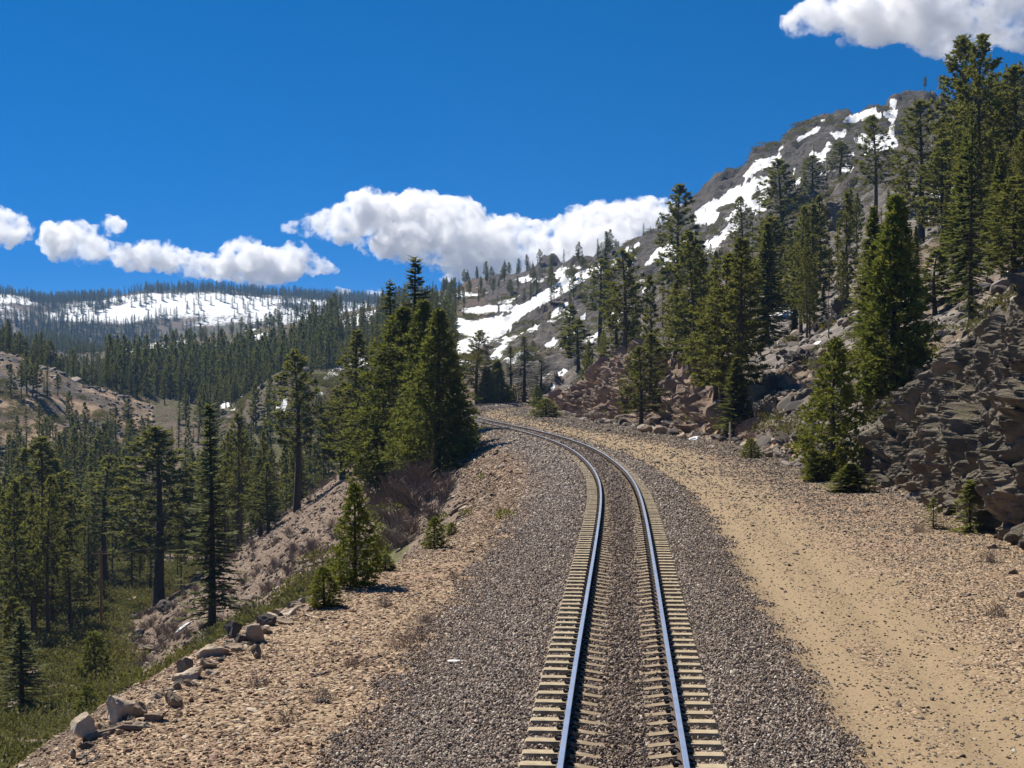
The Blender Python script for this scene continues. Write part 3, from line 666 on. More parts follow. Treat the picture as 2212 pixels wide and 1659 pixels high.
# ---------------------------------------------------------------- stones and rocks
import bmesh
NR = np.random.default_rng(11)
def ico(sub):
    bm = bmesh.new(); bmesh.ops.create_icosphere(bm, subdivisions=sub, radius=1.0)
    V = np.array([v.co[:] for v in bm.verts]); F_ = np.array([[v.index for v in f.verts] for f in bm.faces]); bm.free()
    return V, F_
ICO = {k: ico(k) for k in (1, 2, 3, 4, 5)}
def cutrock(sub, seed, ncut=9, squash=(1, 1, 1), depth=(0.45, 0.85)):
    r = np.random.default_rng(seed); V, F_ = ICO[sub]; V = V.copy()
    V *= 1 + 0.12 * noise(V * 1.6 + seed, seed)[:, None]
    for _ in range(ncut):
        n = r.normal(size=3); n /= np.linalg.norm(n); d = r.uniform(*depth)
        s = V @ n - d; V -= np.where(s > 0, s, 0)[:, None] * n
    V *= np.array(squash)
    return V, F_
def rockmat(name, stops, scale=1.6, bd=0.05, coord='Object', moss=None, bs=3.0, strata=0.0):
    m, nt = newmat(name); g = G(nt)
    P = g.n('ShaderNodeNewGeometry').outputs['Position'] if coord == 'World' else g.n('ShaderNodeTexCoord').outputs['Object']
    r = g.n('ShaderNodeObjectInfo').outputs['Random']
    c = g.ramp(g.noise(P, scale, 9, 0.7), stops)
    c = g.mix(g.m('MULTIPLY', r, 0.5), c, tuple(x * 0.55 for x in stops[1][1]))
    if moss: c = g.mix(g.m('MULTIPLY', g.step(g.noise(P, scale * 0.6, 7, .7), 0.5, 0.66), 0.75), c, moss)
    hh = g.noise(P, bs, 10, 0.72)
    if strata:
        mp = g.n('ShaderNodeMapping', i={'Vector': P, 'Rotation': (0.5, 0.75, 0.3), 'Scale': (0.35, 0.35, 2.6)}).outputs[0]
        hh = g.m('ADD', g.m('MULTIPLY', hh, 0.6), g.m('MULTIPLY', g.noise(mp, bs * .5, 8, 0.7), strata))
    bp = g.n('ShaderNodeBump', i={'Strength': 1.0, 'Distance': bd, 'Height': hh}).outputs[0]
    g.out(g.bsdf(c, 0.92, Normal=bp, **{'Specular IOR Level': 0.3}).outputs[0])
    return m
m_bould = rockmat('weathered_boulder', [(0.28, (0.12, 0.083, 0.055)), (0.48, (0.27, 0.20, 0.14)), (0.72, (0.45, 0.36, 0.27))], 1.4, 0.08, moss=(0.19, 0.15, 0.095))
m_pale = rockmat('pale_granite', [(0.28, (0.25, 0.185, 0.13)), (0.48, (0.43, 0.34, 0.25)), (0.75, (0.60, 0.51, 0.40))], 1.3, 0.06)
m_darkr = rockmat('dark_rock', [(0.28, (0.045, 0.038, 0.034)), (0.5, (0.10, 0.085, 0.073)), (0.75, (0.19, 0.16, 0.135))], 1.5, 0.08)
m_crag = rockmat('crag_rock', [(0.27, (0.063, 0.053, 0.042)), (0.42, (0.172, 0.143, 0.108)), (0.56, (0.316, 0.259, 0.188)), (0.75, (0.575, 0.473, 0.340))], 0.9, 0.34, 'World', moss=(0.184, 0.154, 0.085), bs=3.4)
m_crag2 = rockmat('reddish_crag_rock', [(0.27, (0.103, 0.073, 0.054)), (0.43, (0.253, 0.182, 0.130)), (0.58, (0.425, 0.308, 0.220)), (0.78, (0.644, 0.506, 0.370))], 0.5, 0.5, 'World', bs=2.0)
def stonemat(name, stops):
    m, nt = newmat(name); g = G(nt)
    r = g.n('ShaderNodeObjectInfo').outputs['Random']
    P = g.n('ShaderNodeNewGeometry').outputs['Position']
    c = g.ramp(r, stops)
    c = g.mix(0.5, c, g.ramp(g.noise(P, 45.0, 3), [(0.3, (0.460, 0.440, 0.400)), (0.7, (0.800, 0.800, 0.800))]), 'MULTIPLY')
    g.out(g.bsdf(c, 0.85, **{'Specular IOR Level': 0.35}).outputs[0])
    return m
m_bst = stonemat('ballast_stone', [(0, (0.102, 0.077, 0.060)), (0.35, (0.243, 0.187, 0.146)), (0.7, (0.410, 0.323, 0.255)), (0.9, (0.640, 0.525, 0.426)), (1, (0.800, 0.769, 0.638))])
m_pst = stonemat('pale_pebble', [(0, (0.085, 0.052, 0.032)), (0.3, (0.209, 0.132, 0.077)), (0.55, (0.323, 0.209, 0.126)), (0.7, (0.351, 0.219, 0.153)), (0.87, (0.475, 0.353, 0.234)), (1, (0.665, 0.558, 0.423))])
m_gst = stonemat('grey_gravel', [(0, (0.053, 0.040, 0.035)), (0.35, (0.136, 0.103, 0.079)), (0.65, (0.233, 0.178, 0.128)), (0.88, (0.352, 0.286, 0.211)), (1, (0.528, 0.466, 0.378))])
m_scr = stonemat('scree_stone', [(0, (0.06, 0.042, 0.032)), (0.4, (0.13, 0.093, 0.066)), (0.75, (0.225, 0.168, 0.122)), (1, (0.45, 0.37, 0.29))])
m_hst = stonemat('hillside_stone', [(0, (0.05, 0.042, 0.037)), (0.4, (0.125, 0.10, 0.08)), (0.75, (0.22, 0.175, 0.14)), (1, (0.40, 0.34, 0.28))])

def protos(name, meshes):
    c = bpy.data.collections.new(name)
    for k, me in enumerate(meshes):
        c.objects.link(bpy.data.objects.new(f'{name}_{k:02d}', me))
    return c
def stone_set(name, mat, n, squash, sub=1, seed=0):
    return protos(name, [mesh_np(name, *cutrock(sub, seed + k, 7, tuple(np.array(squash) * NR.uniform(.8, 1.2, 3))), mats=[mat]) for k in range(n)])
def scatter(name, pts, rot, scl, coll, nproto, label):
    me = bpy.data.meshes.new(name); n = len(pts)
    me.vertices.add(n); me.vertices.foreach_set('co', np.asarray(pts, np.float32).ravel())
    def at(k, a, t, f):
        x = me.attributes.new(k, t, 'POINT'); x.data.foreach_set(f, np.asarray(a).ravel())
    at('rot', np.asarray(rot, np.float32), 'FLOAT_VECTOR', 'vector'); at('scl', np.asarray(scl, np.float32), 'FLOAT_VECTOR', 'vector')
    at('idx', NR.integers(0, nproto, n).astype(np.int32), 'INT', 'value')
    o = obj(name, me)
    ng = bpy.data.node_groups.new(name, 'GeometryNodeTree')
    ng.interface.new_socket('Geometry', in_out='INPUT', socket_type='NodeSocketGeometry'); ng.interface.new_socket('Geometry', in_out='OUTPUT', socket_type='NodeSocketGeometry')
    N = ng.nodes.new; L = ng.links.new
    gi, go = N('NodeGroupInput'), N('NodeGroupOutput')
    ip = N('GeometryNodeInstanceOnPoints'); ci = N('GeometryNodeCollectionInfo')
    ci.inputs['Collection'].default_value = coll; ci.inputs['Separate Children'].default_value = True; ci.inputs['Reset Children'].default_value = True
    def na(k, t):
        q = N('GeometryNodeInputNamedAttribute'); q.data_type = t; q.inputs['Name'].default_value = k; return q.outputs['Attribute']
    er = N('FunctionNodeEulerToRotation')
    L(gi.outputs[0], ip.inputs['Points']); L(ci.outputs[0], ip.inputs['Instance']); ip.inputs['Pick Instance'].default_value = True
    L(na('idx', 'INT'), ip.inputs['Instance Index']); L(na('rot', 'FLOAT_VECTOR'), er.inputs[0]); L(er.outputs[0], ip.inputs['Rotation'])
    L(na('scl', 'FLOAT_VECTOR'), ip.inputs['Scale']); L(ip.outputs[0], go.inputs[0])
    md = o.modifiers.new('scatter', 'NODES'); md.node_group = ng
    return tag(o, label, kind='stuff')
def track_pts(n, smin, smax, y0, y1, power=1.0):
    """random points along the track; more of them where they are near"""
    Y = y0 * (y1 / y0) ** (NR.random(n) ** power); s = NR.random(n)
    s = (smin(Y) if callable(smin) else smin) * (1 - s) + (smax(Y) if callable(smax) else smax) * s
    sl = (xc(Y + 1) - xc(Y - 1)) / 2; L = np.sqrt(1 + sl * sl)
    return xc(Y) + s / L, Y - s * sl / L, s, Y
def rnd_rot(n, tilt=3.14):
    return np.stack([NR.uniform(-tilt, tilt, n), NR.uniform(-tilt, tilt, n), NR.uniform(-3.14, 3.14, n)], 1)
# ballast
m_bst2 = stonemat('rusty_ballast_stone', [(0, (0.07, 0.052, 0.042)), (0.35, (0.165, 0.12, 0.092)), (0.7, (0.28, 0.212, 0.165)), (0.9, (0.42, 0.335, 0.27)), (1, (0.62, 0.53, 0.45))])
bset2_ = stone_set('track_stones', m_bst2, 8, (1, .8, .68), 1, 120)
bset = stone_set('ballast_stones', m_bst, 8, (1, .8, .68), 1, 100)
x, y, s, Yt = track_pts(300000, -4.3, 4.4, 15.5, 290)
edge = np.where(s > 0, s + .85, -s - .1) + fbm(np.stack([x, y], 1) / 1.1, 3, 91) * 0.8 + NR.normal(size=len(s)) * .22 
on_tie = np.abs(((Yt - SLY[0]) / SP + 0.5) % 1 - 0.5) * SP
keep = (edge < 3.9)
sa = np.abs(s)
tie = np.array(SLY); near = np.abs(Yt[:, None] - tie[np.clip(np.searchsorted(tie, Yt)[:, None] + np.array([[-1, 0]]), 0, len(tie) - 1)]).min(1)
keep &= ~((sa < 1.34) & (sa > 0.42 * NR.random(len(s)) ** .8) & (near < 0.125)) & ~(np.abs(sa - GA) < 0.11)
x, y, s = x[keep], y[keep], s[keep]
sz = np.clip(NR.lognormal(math.log(.0255), .28, len(x)), .012, .05) * np.clip(y / 38, 1, 4)
sc3 = sz[:, None] * NR.uniform(.75, 1.3, (len(x), 3))
zz = tz(x, y) + sz * 0.25 + NR.random(len(x)) * .018 + np.where(np.abs(s) < .3, .03 * NR.random(len(x)), 0)
cen = np.abs(s) < .70 + .06 * NR.normal(size=len(s)); rr_ = rnd_rot(len(x)); PB = np.stack([x, y, zz], 1)
scatter('ballast', PB[~cen], rr_[~cen], sc3[~cen], bset, 8, 'grey crushed stone ballast on both sides of the track')
scatter('track_ballast', PB[cen], rr_[cen], sc3[cen], bset2_, 8, 'brownish crushed stone between the rails')
# pebbles of the left shoulder
pset = stone_set('shoulder_pebbles', m_pst, 8, (1, .75, .45), 1, 140)
x, y, s, Yt = track_pts(100000, lambda Y: eL(Y) - 3.4, -3.0, 15.5, 200)
ed = -s - .1 - fbm(np.stack([x, y], 1) / 1.1, 3, 91) * 0.8 + NR.normal(size=len(s)) * .25
fines = np.clip(fbm(np.stack([x, y], 1) / 1.5, 4, 95) * 1.6 - .1, 0, 1)
keep = (ed > 3.4) & (NR.random(len(s)) > fines * .75)
x, y, s = x[keep], y[keep], s[keep]
sz = np.clip(NR.lognormal(math.log(.031), .38, len(x)), .012, .10) * np.clip(y / 40, 1, 3.5)
scatter('pebbles', np.stack([x, y, tz(x, y) + sz * .12], 1), rnd_rot(len(x), .5), sz[:, None] * NR.uniform(.7, 1.35, (len(x), 3)), pset, 8, 'tan and pinkish pebbles covering the shoulder left of the ballast')
# gravel of the dirt road
gset = stone_set('road_gravel', m_gst, 8, (1, .78, .5), 1, 180)
x, y, s, Yt = track_pts(150000, 2.2, lambda Y: eR(Y) + 1.2, 15.5, 290)
w1 = np.maximum(.9 * np.exp(-((s - 5.0) / 2.3) ** 4), np.maximum(np.exp(-((s - 3.75) / .55) ** 4), np.exp(-((s - 5.35) / .5) ** 4)))
w1 = np.maximum(w1, 1.1 * sstep(55, 105, Yt) * np.exp(-((s - 5.9) / 3.1) ** 4))
keep = (NR.random(len(s)) > w1 * .78) & (s + NR.normal(size=len(s)) * .3 > 2.75)
x, y, s = x[keep], y[keep], s[keep]
sz = np.clip(NR.lognormal(math.log(.026), .36, len(x)), .012, .10) * np.clip(y / 40, 1, 4)
scatter('gravel', np.stack([x, y, tz(x, y) + sz * .12], 1), rnd_rot(len(x), .6), sz[:, None] * NR.uniform(.7, 1.3, (len(x), 3)), gset, 8, 'grey and pinkish gravel covering the dirt road')
# scree on the embankment
sset = stone_set('scree_stones', m_scr, 8, (1, .7, .42), 1, 220)
Ys = np.exp(NR.uniform(math.log(22), math.log(290), 26000)); d = NR.uniform(0, 1, 26000) ** 0.9 * 34
sl = (xc(Ys + 1) - xc(Ys - 1)) / 2; x = xc(Ys) + (eL(Ys) - d) / np.sqrt(1 + sl * sl); y = Ys - (eL(Ys) - d) * sl / np.sqrt(1 + sl * sl)
em = np.interp(0, [0], [0])
r_ = np.clip(np.interp(y, YR, np.arange(len(YR))).astype(int), 0, len(YR) - 1); c_ = np.clip(np.interp(x / (y + Y0), KC, np.arange(len(KC))).astype(int), 0, len(KC) - 1)
keep = EMB[r_, c_] & ((y > 108 + 20 * NR.random(len(x))) | ((y > 44) & (d < 7) & (x / y * F + CU > 860))) & (NR.random(len(x)) < .35 + .75 * (fbm(np.stack([x, y], 1) / 6, 3, 97) > -.1)) & (d > .5)
x, y, d = x[keep], y[keep], d[keep]
sz = np.clip(NR.lognormal(math.log(.125), .5, len(x)), .05, .5) * np.clip(y / 90, .55, 1.2) * (0.7 + .5 * np.clip(d / 15, 0, 1))
scatter('scree', np.stack([x, y, tz(x, y) + sz * .1], 1), np.stack([NR.normal(0, .3, len(x)), NR.normal(-.5, .3, len(x)), NR.uniform(-3, 3, len(x))], 1), sz[:, None] * NR.uniform(.7, 1.35, (len(x), 3)), sset, 8, 'angular brown scree covering the embankment slope')
# loose rock on the hillside at right
hset = stone_set('hillside_stones', m_hst, 8, (1, .8, .6), 2, 260)
n = 15000
Ys = np.exp(NR.uniform(math.log(45), math.log(330), n)); uu = NR.uniform(1150, 2330, n); x = (uu - CU) / F * Ys; l = lat(x, Ys) - eR(Ys)
keep = (l > .2) & (NR.random(n) < .30 + .9 * np.exp(-l / 9) + .5 * (fbm(np.stack([x, Ys], 1) / 9, 3, 117) > .1))
x, y, l = x[keep], Ys[keep], l[keep]
sz = np.clip(NR.lognormal(math.log(.24), .6, len(x)), .07, 1.3) * np.clip(y / 110, .5, 1.3)
scatter('talus', np.stack([x, y, tz(x, y) + sz * .1], 1), rnd_rot(len(x), .7), sz[:, None] * NR.uniform(.7, 1.35, (len(x), 3)), hset, 8, 'loose grey brown rock littering the hillside above the dirt road')

_d3 = np.array([-.25, .5, .83]); _d3 /= np.linalg.norm(_d3); _d1 = np.cross(_d3, [0, 0, 1.]); _d1 /= np.linalg.norm(_d1); _d2 = np.cross(_d3, _d1)
dip = np.stack([1.25 * _d1, 1.0 * _d2, .42 * _d3], 1)
def rockify(V, Nn, amps, seed):
    out = V.copy()
    for k, (cell, amp) in enumerate(amps):
        v, cr = facets(V + 0.25 * cell * np.stack([noise(V / cell + 9 * i, seed + 90 + i) for i in range(3)], 1), cell, seed + k * 31, .9, None)
        e_ = sstep(0.0, .16, cr)
        out += amp * .35 * np.stack([noise(V / cell * 1.4 + 31 * i, seed + 60 + i + k) for i in range(3)], 1)
        out += Nn * (amp * (v * e_ - .55 * (1 - e_) + .18 * noise(V / cell * 3, seed + 7)))[:, None]
    return out
def grid_norm(Pg):
    a_ = np.gradient(Pg, axis=0); b_ = np.gradient(Pg, axis=1); n_ = np.cross(a_, b_); return n_ / (np.linalg.norm(n_, axis=2)[..., None] + 1e-9)
def wall(name, pts, depth, rise, label, mat, seed, amps, nU, nV, cat='rock outcrop', c=.6, back=12., rough=.3):
    """a broken rock face: pts are (u, v of the foot, v of the crest) read off the photograph, from far to near"""
    p = np.array(pts, float); fx, fy = plane_hit(p[:, 0], p[:, 1], c)
    tt = np.concatenate([[0], np.cumsum(np.hypot(np.diff(fx), np.diff(fy)))]); ti = np.linspace(0, tt[-1], nU)
    fx, fy, vt = np.interp(ti, tt, fx), np.interp(ti, tt, fy), np.interp(ti, tt, p[:, 2])
    dxy = np.stack([np.gradient(fx), np.gradient(fy)], 1); dxy /= np.linalg.norm(dxy, axis=1)[:, None]; inn = np.stack([-dxy[:, 1], dxy[:, 0]], 1)
    if (inn[:, 0].mean() < 0): inn = -inn
    for _ in range(40): inn = (inn + np.roll(inn, 1, 0) * (np.arange(nU) > 0)[:, None] + np.roll(inn, -1, 0) * (np.arange(nU) < nU - 1)[:, None]); inn /= np.linalg.norm(inn, axis=1)[:, None]
    zt = tz(fx, fy); cx, cy_ = fx + inn[:, 0] * depth, fy + inn[:, 1] * depth
    zc_ = CAMH + ray(np.full(nU, 1106.), vt)[1] * cy_
    zc_ = np.maximum(zc_, zt - .3)
    hgt = zc_ - zt; sj = np.concatenate([np.linspace(0, 1, nV), np.linspace(1, 2, nV // 4)[1:]]); PG = np.zeros((nU, len(sj), 3))
    for j, s_ in enumerate(sj):
        if s_ <= 1:
            q = depth * np.clip(hgt / rise, .15, 1) * s_ ** 1.3; z_ = zt - .8 + (zc_ - zt + .8) * (1 - (1 - s_) ** 1.15)
            PG[:, j] = np.stack([fx + inn[:, 0] * q, fy + inn[:, 1] * q, z_], 1)
        else:
            q = depth * np.clip(hgt / rise, .15, 1) + back * (s_ - 1); bx, by = fx + inn[:, 0] * q, fy + inn[:, 1] * q
            PG[:, j] = np.stack([bx, by, zc_ * (1 - (s_ - 1)) + (tz(bx, by) - 1.2) * (s_ - 1) + .8 * np.sin((s_ - 1) * np.pi)], 1)
    nn = grid_norm(PG)
    if nn[nU // 2, nV // 2, :2] @ inn[nU // 2] > 0: nn = -nn
    fade = np.clip(hgt / 1.2, .15, 1)[:, None, None]
    F0 = PG.reshape(-1, 3); Nn = (nn * fade).reshape(-1, 3)
    Vr = rockify(F0, Nn, amps, seed)
    Vr = Vr + Nn * (rough * fbm(F0 / 1.1, 5, seed + 3, .62, True) + .55 * rough * fbm(F0 / .33, 3, seed + 4, .6, True))[:, None]
    gi_ = np.arange(nU * len(sj)).reshape(nU, len(sj)); q = np.stack([gi_[:-1, :-1], gi_[1:, :-1], gi_[1:, 1:], gi_[:-1, 1:]], -1).reshape(-1, 4)
    k = q[(nU // 2) * (len(sj) - 1) + nV // 2]
    if nn[nU // 2, nV // 2] @ np.cross(F0[k[1]] - F0[k[0]], F0[k[3]] - F0[k[0]]) < 0: q = q[:, ::-1]
    return tag(obj(name, mesh_np(name, Vr, q, [mat], False)), label, cat)
wall('rock_outcrop', [(1838,1044,1040),(1852,1046,985),(1866,1050,962),(1890,1056,905),(1915,1062,862),(1945,1068,812),(1960,1074,770),(1985,1085,728),(2030,1110,690),(2060,1125,640),(2110,1146,612),(2160,1170,592),(2212,1188,572),(2320,1228,520),(2500,1300,430),(3000,1500,200),(3600,1750,-100)],
     2.3, 7., 'tall dark craggy rock outcrop rising beside the dirt road', m_crag, 5, [(3.0, .5), (1.25, .3), (.55, .15)], 620, 150)
wall('rock_outcrop', [(1168,884,880),(1195,890,862),(1215,893,838),(1240,895,800),(1262,897,772),(1290,902,752),(1318,907,765),(1345,912,790),(1375,920,822),(1410,930,858),(1450,936,880),(1500,943,890),(1545,950,905),(1590,958,925),(1640,972,955),(1680,985,985)],
     5.0, 8., 'broken pinkish rock cut where the dirt road bends behind it', m_crag2, 17, [(3.6, .9), (1.6, .5), (.75, .22)], 520, 80, back=10.)
# lesser crags on the hillside
def crag(u, vb, wpx, hpx, seed, mat, label, group=None, sub=5, tall=1.0, name='crag', depth=.8):
    x, y, z = hit(u, vb); k = y / F
    V, F_ = ICO[sub]; N_ = V / np.linalg.norm(V, axis=1)[:, None]
    R = np.array([wpx * k * .5, wpx * k * .5 * depth, hpx * k * .75]); V = V * R
    sz = max(R)
    V = V / (np.abs(N_) ** 5).sum(1)[:, None] ** .16
    V = rockify(V, N_, [(sz * .7, sz * .16), (sz * .32, sz * .09), (sz * .14, sz * .04), (sz * .065, sz * .018)], seed)
    o = obj(name, mesh_np(name, V, F_, [mat]), loc=(x, y + R[1] * .5, z + R[2] * .05), rot=(0, 0, (seed * .7) % 1.2 - .6))
    return tag(o, label, 'rock outcrop', group)
CR = [(1370, 815, 90, 40, m_crag, 'rock ledge under tall pines above the road bend'), (1455, 850, 70, 40, m_crag, 'shaded rock step among the slim pines above the road'),
 (1660, 900, 50, 46, m_crag, 'leaning boulder block right of the dense pine clump'), (1730, 445, 70, 40, m_crag, 'dark overhanging crag under the summit snow'), (1790, 480, 90, 30, m_crag, 'slanting rock slab right of the dark overhanging crag'),
 (1835, 465, 90, 40, m_crag, 'grey ribbed cliff left of the tall bushy pine'), (1650, 600, 60, 24, m_crag, 'rock ledge midway up the hillside among pines'), (1740, 785, 90, 30, m_darkr, 'flat dark rock ledge below the small snow patch'), (1690, 835, 70, 34, m_crag, 'jumbled rock bank left of the yellow green cedar'),
 (2110, 560, 90, 36, m_crag, 'rock step behind the crest of the tall outcrop'), (1600, 560, 40, 20, m_crag, 'small pale rock knob on the upper hillside')]
for i, (u, v, w_, h_, m_, lb) in enumerate(CR): crag(u, v, w_, h_, 300 + i * 7, m_, lb)
# ---------------------------------------------------------------- foliage and bark
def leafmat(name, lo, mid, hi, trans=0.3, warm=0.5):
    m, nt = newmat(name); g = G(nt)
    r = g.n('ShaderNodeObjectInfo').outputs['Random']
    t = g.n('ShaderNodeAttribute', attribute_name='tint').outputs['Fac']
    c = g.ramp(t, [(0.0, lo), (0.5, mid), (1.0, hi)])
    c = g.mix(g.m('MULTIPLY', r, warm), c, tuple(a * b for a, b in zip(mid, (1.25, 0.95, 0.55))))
    d = g.bsdf(c, 0.7, **{'Specular IOR Level': 0.12})
    tr = g.n('ShaderNodeBsdfTranslucent', i={'Color': g.mix(0.5, c, (0.21, 0.22, 0.045))})
    g.out(g.n('ShaderNodeMixShader', i={0: trans, 1: d.outputs[0], 2: tr.outputs[0]}).outputs[0])
    return m
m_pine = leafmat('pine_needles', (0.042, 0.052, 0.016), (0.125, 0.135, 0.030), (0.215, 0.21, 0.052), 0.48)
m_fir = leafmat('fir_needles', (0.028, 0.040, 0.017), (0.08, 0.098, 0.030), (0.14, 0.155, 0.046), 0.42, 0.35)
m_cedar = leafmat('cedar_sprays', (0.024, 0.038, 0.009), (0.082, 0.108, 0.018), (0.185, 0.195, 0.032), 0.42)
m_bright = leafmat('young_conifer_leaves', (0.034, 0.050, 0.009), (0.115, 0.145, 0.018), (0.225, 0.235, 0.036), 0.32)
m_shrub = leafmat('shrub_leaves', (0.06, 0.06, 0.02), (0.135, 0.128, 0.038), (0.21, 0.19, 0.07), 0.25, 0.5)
m_dry = leafmat('dry_twigs', (0.12, 0.09, 0.078), (0.21, 0.165, 0.145), (0.34, 0.28, 0.245), 0.1, 0.3)
m_bark = solid('bark', (0.085, 0.060, 0.045), 0.95, 0, 0.5, 5, 0.03, 12, col2=(0.15, 0.105, 0.08))
m_snag = solid('grey_dead_wood', (0.21, 0.185, 0.165), 0.95, 0, 0.35, 5, 0.02, 12)
m_pole = solid('pole_wood', (0.24, 0.135, 0.065), 0.9, 0, 0.3, 4, 0.01, 20)

def norm(v): return v / (np.linalg.norm(v, axis=-1, keepdims=True) + 1e-9)
def diamonds(P, D, side, L, W):
    """leaf shaped quads: base P, direction D, width direction side"""
    n = len(P); L = np.broadcast_to(L, (n,))[:, None]; W = np.broadcast_to(W, (n,))[:, None]
    V = np.stack([P, P + D * L * .45 + side * W * .5, P + D * L, P + D * L * .45 - side * W * .5], 1).reshape(-1, 3)
    i = np.arange(n)[:, None] * 4
    return V, i + np.array([[0, 1, 2, 3]])
def trunk_path(H, r, bend=.015, n=9):
    t = np.linspace(0, 1, n); a = r.uniform(0, 6.28, 2)
    p = np.stack([H * bend * np.sin(t * 3.1 + a[0]) * t, H * bend * np.sin(t * 2.6 + a[1]) * t, t * H], 1)
    return p
def trunk_at(p, z): return np.stack([np.interp(z, p[:, 2], p[:, 0]), np.interp(z, p[:, 2], p[:, 1]), z], -1)
def mk(name, wood, crown, mw, mc):
    return wood.build(name + '_trunk', [mw], True), crown.build(name + '_crown', [mc], False)

def pine(seed, H=22., z0=.28, Lm=2.9, nb=90, tuft=10, tl=.5, wd=.115, mat=None, dens=1.0, top=.5, sparse=0.0):
    r = np.random.default_rng(seed); W, Cn = MB(), MB()
    p = trunk_path(H, r); W.add(*tube(p, np.interp(np.linspace(0, 1, 9), [0, .04, 1], [H * .0155, H * .0125, .03]), 8))
    tp, tdv, tt = [], [], []
    for i in range(nb):
        t = ((i + r.random()) / nb) ** 1.12; z = H * (z0 + (0.985 - z0) * t)
        az = i * 2.39996 + r.normal() * .5
        prof = (1 - t) ** .62 * (0.6 + .4 * min(1, t * 3.2)) + .09
        L = Lm * 1.1 * prof * r.uniform(.6, 1.15)
        if r.random() < sparse: continue
        el = -.32 + 1.25 * t ** 1.4 + r.normal() * .16
        s = np.linspace(0, 1, 5); d = np.array([math.cos(az) * math.cos(el), math.sin(az) * math.cos(el), math.sin(el)])
        b = trunk_at(p, np.array([z]))[0]; path = b + d * (s * L)[:, None]; path[:, 2] += L * .28 * s ** 2.2
        W.add(*tube(path, np.linspace(.03 + L * .012, .012, 5), 3), 0)
        k = max(2, int((2.2 + L * 3.4) * dens)); ss = np.clip(1 - np.abs(r.normal(0, .36, k)), .16, 1); ss[0] = 1
        c = np.stack([np.interp(ss, s, path[:, j]) for j in range(3)], 1)
        wv = np.array([-math.sin(az), math.cos(az), 0]); c += wv * (r.normal(0, .22, k) * L * (1.15 - ss))[:, None]; c[:, 2] += r.normal(0, .10, k) * L * .6
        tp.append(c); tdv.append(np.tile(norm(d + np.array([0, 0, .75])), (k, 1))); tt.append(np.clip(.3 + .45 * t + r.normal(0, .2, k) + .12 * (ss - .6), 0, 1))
    k = 6; tp.append(trunk_at(p, H * np.linspace(.955, 1.0, k))); tdv.append(np.tile([0, 0, 1.], (k, 1))); tt.append(np.full(k, .7))
    tp, tdv, tt = np.concatenate(tp), np.concatenate(tdv), np.concatenate(tt)
    n = len(tp); P = np.repeat(tp, tuft, 0); D = norm(np.repeat(tdv, tuft, 0) * .75 + r.normal(size=(n * tuft, 3)) * .75)
    sd = norm(np.cross(D, r.normal(size=D.shape))); L = tl * r.uniform(.6, 1.2, len(P))
    v, q = diamonds(P - D * .06, D, sd, L, wd * r.uniform(.7, 1.3, len(P)))
    Cn.add(v, q, np.repeat(np.clip(np.repeat(tt, tuft) + r.normal(0, .1, len(P)), 0, 1), 4))
    return mk('pine', W, Cn, m_bark, mat or m_pine)

def fir(seed, H=20., z0=.05, R=2.5, dz=.42, nbr=6, tw=9, mat=None, droop=.22, ragged=.25, power=.85, tlen=.42, wd=.15):
    r = np.random.default_rng(seed); W, Cn = MB(), MB()
    p = trunk_path(H, r, .006); W.add(*tube(p, np.linspace(H * .0125, .02, 9), 8))
    PP, DD, SS, LL, WW, TT = [], [], [], [], [], []
    z = H * z0
    while z < H * .985:
        t = (z / H - z0) / (1 - z0)
        for b in range(nbr):
            if r.random() < .12: continue
            az = r.uniform(0, 6.283); L = max(.18, R * (1 - t) ** power * (min(1, .62 + t * 3.0)) * (1 + r.normal() * ragged))
            el = -.25 + .75 * t + r.normal() * .10; zb = z + r.normal() * dz * .3
            s = np.linspace(.12, 1, max(3, int(tw * (.35 + L / R)))); m = len(s)
            d = np.array([math.cos(az) * math.cos(el), math.sin(az) * math.cos(el), math.sin(el)]); wv = np.array([-math.sin(az), math.cos(az), 0])
            c = trunk_at(p, np.array([zb]))[0] + d * (s * L)[:, None]; c[:, 2] += -droop * L * s ** 1.6 + droop * .55 * L * s ** 4
            if L > .9: W.add(*tube(np.array([c[0] - d * L * .12, c[m // 2], c[-1]]), [.035, .02, .008], 3))
            for sg in (-1, 1):
                dd = norm(d * .75 + wv * sg * r.uniform(.5, 1.0, (m, 1)) + np.array([0, 0, -.12]) + r.normal(size=(m, 3)) * .12)
                PP.append(c); DD.append(dd); LL.append((tlen * (1.15 - s * .5) * min(1.0, .55 + L / 2.5)) * r.uniform(.7, 1.25, m)); SS.append(norm(np.cross(dd, np.array([0, 0, 1.]) + r.normal(size=(m, 3)) * .55)))
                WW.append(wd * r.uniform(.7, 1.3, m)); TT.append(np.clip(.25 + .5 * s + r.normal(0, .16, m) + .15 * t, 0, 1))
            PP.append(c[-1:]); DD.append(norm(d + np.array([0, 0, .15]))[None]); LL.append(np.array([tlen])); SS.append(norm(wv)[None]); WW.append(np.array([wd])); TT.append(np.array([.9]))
        z += dz * (1.1 - .55 * t)
    k = 8; PP.append(trunk_at(p, H * np.linspace(.95, .99, k))); dd = norm(np.array([0, 0, 1.2]) + r.normal(size=(k, 3)) * .4); DD.append(dd); SS.append(norm(np.cross(dd, r.normal(size=(k, 3))))); LL.append(np.full(k, .35)); WW.append(np.full(k, .1)); TT.append(np.full(k, .8))
    v, q = diamonds(np.concatenate(PP), np.concatenate(DD), np.concatenate(SS), np.concatenate(LL), np.concatenate(WW))
    Cn.add(v, q, np.repeat(np.concatenate(TT), 4))
    return mk('fir', W, Cn, m_bark, mat or m_fir)

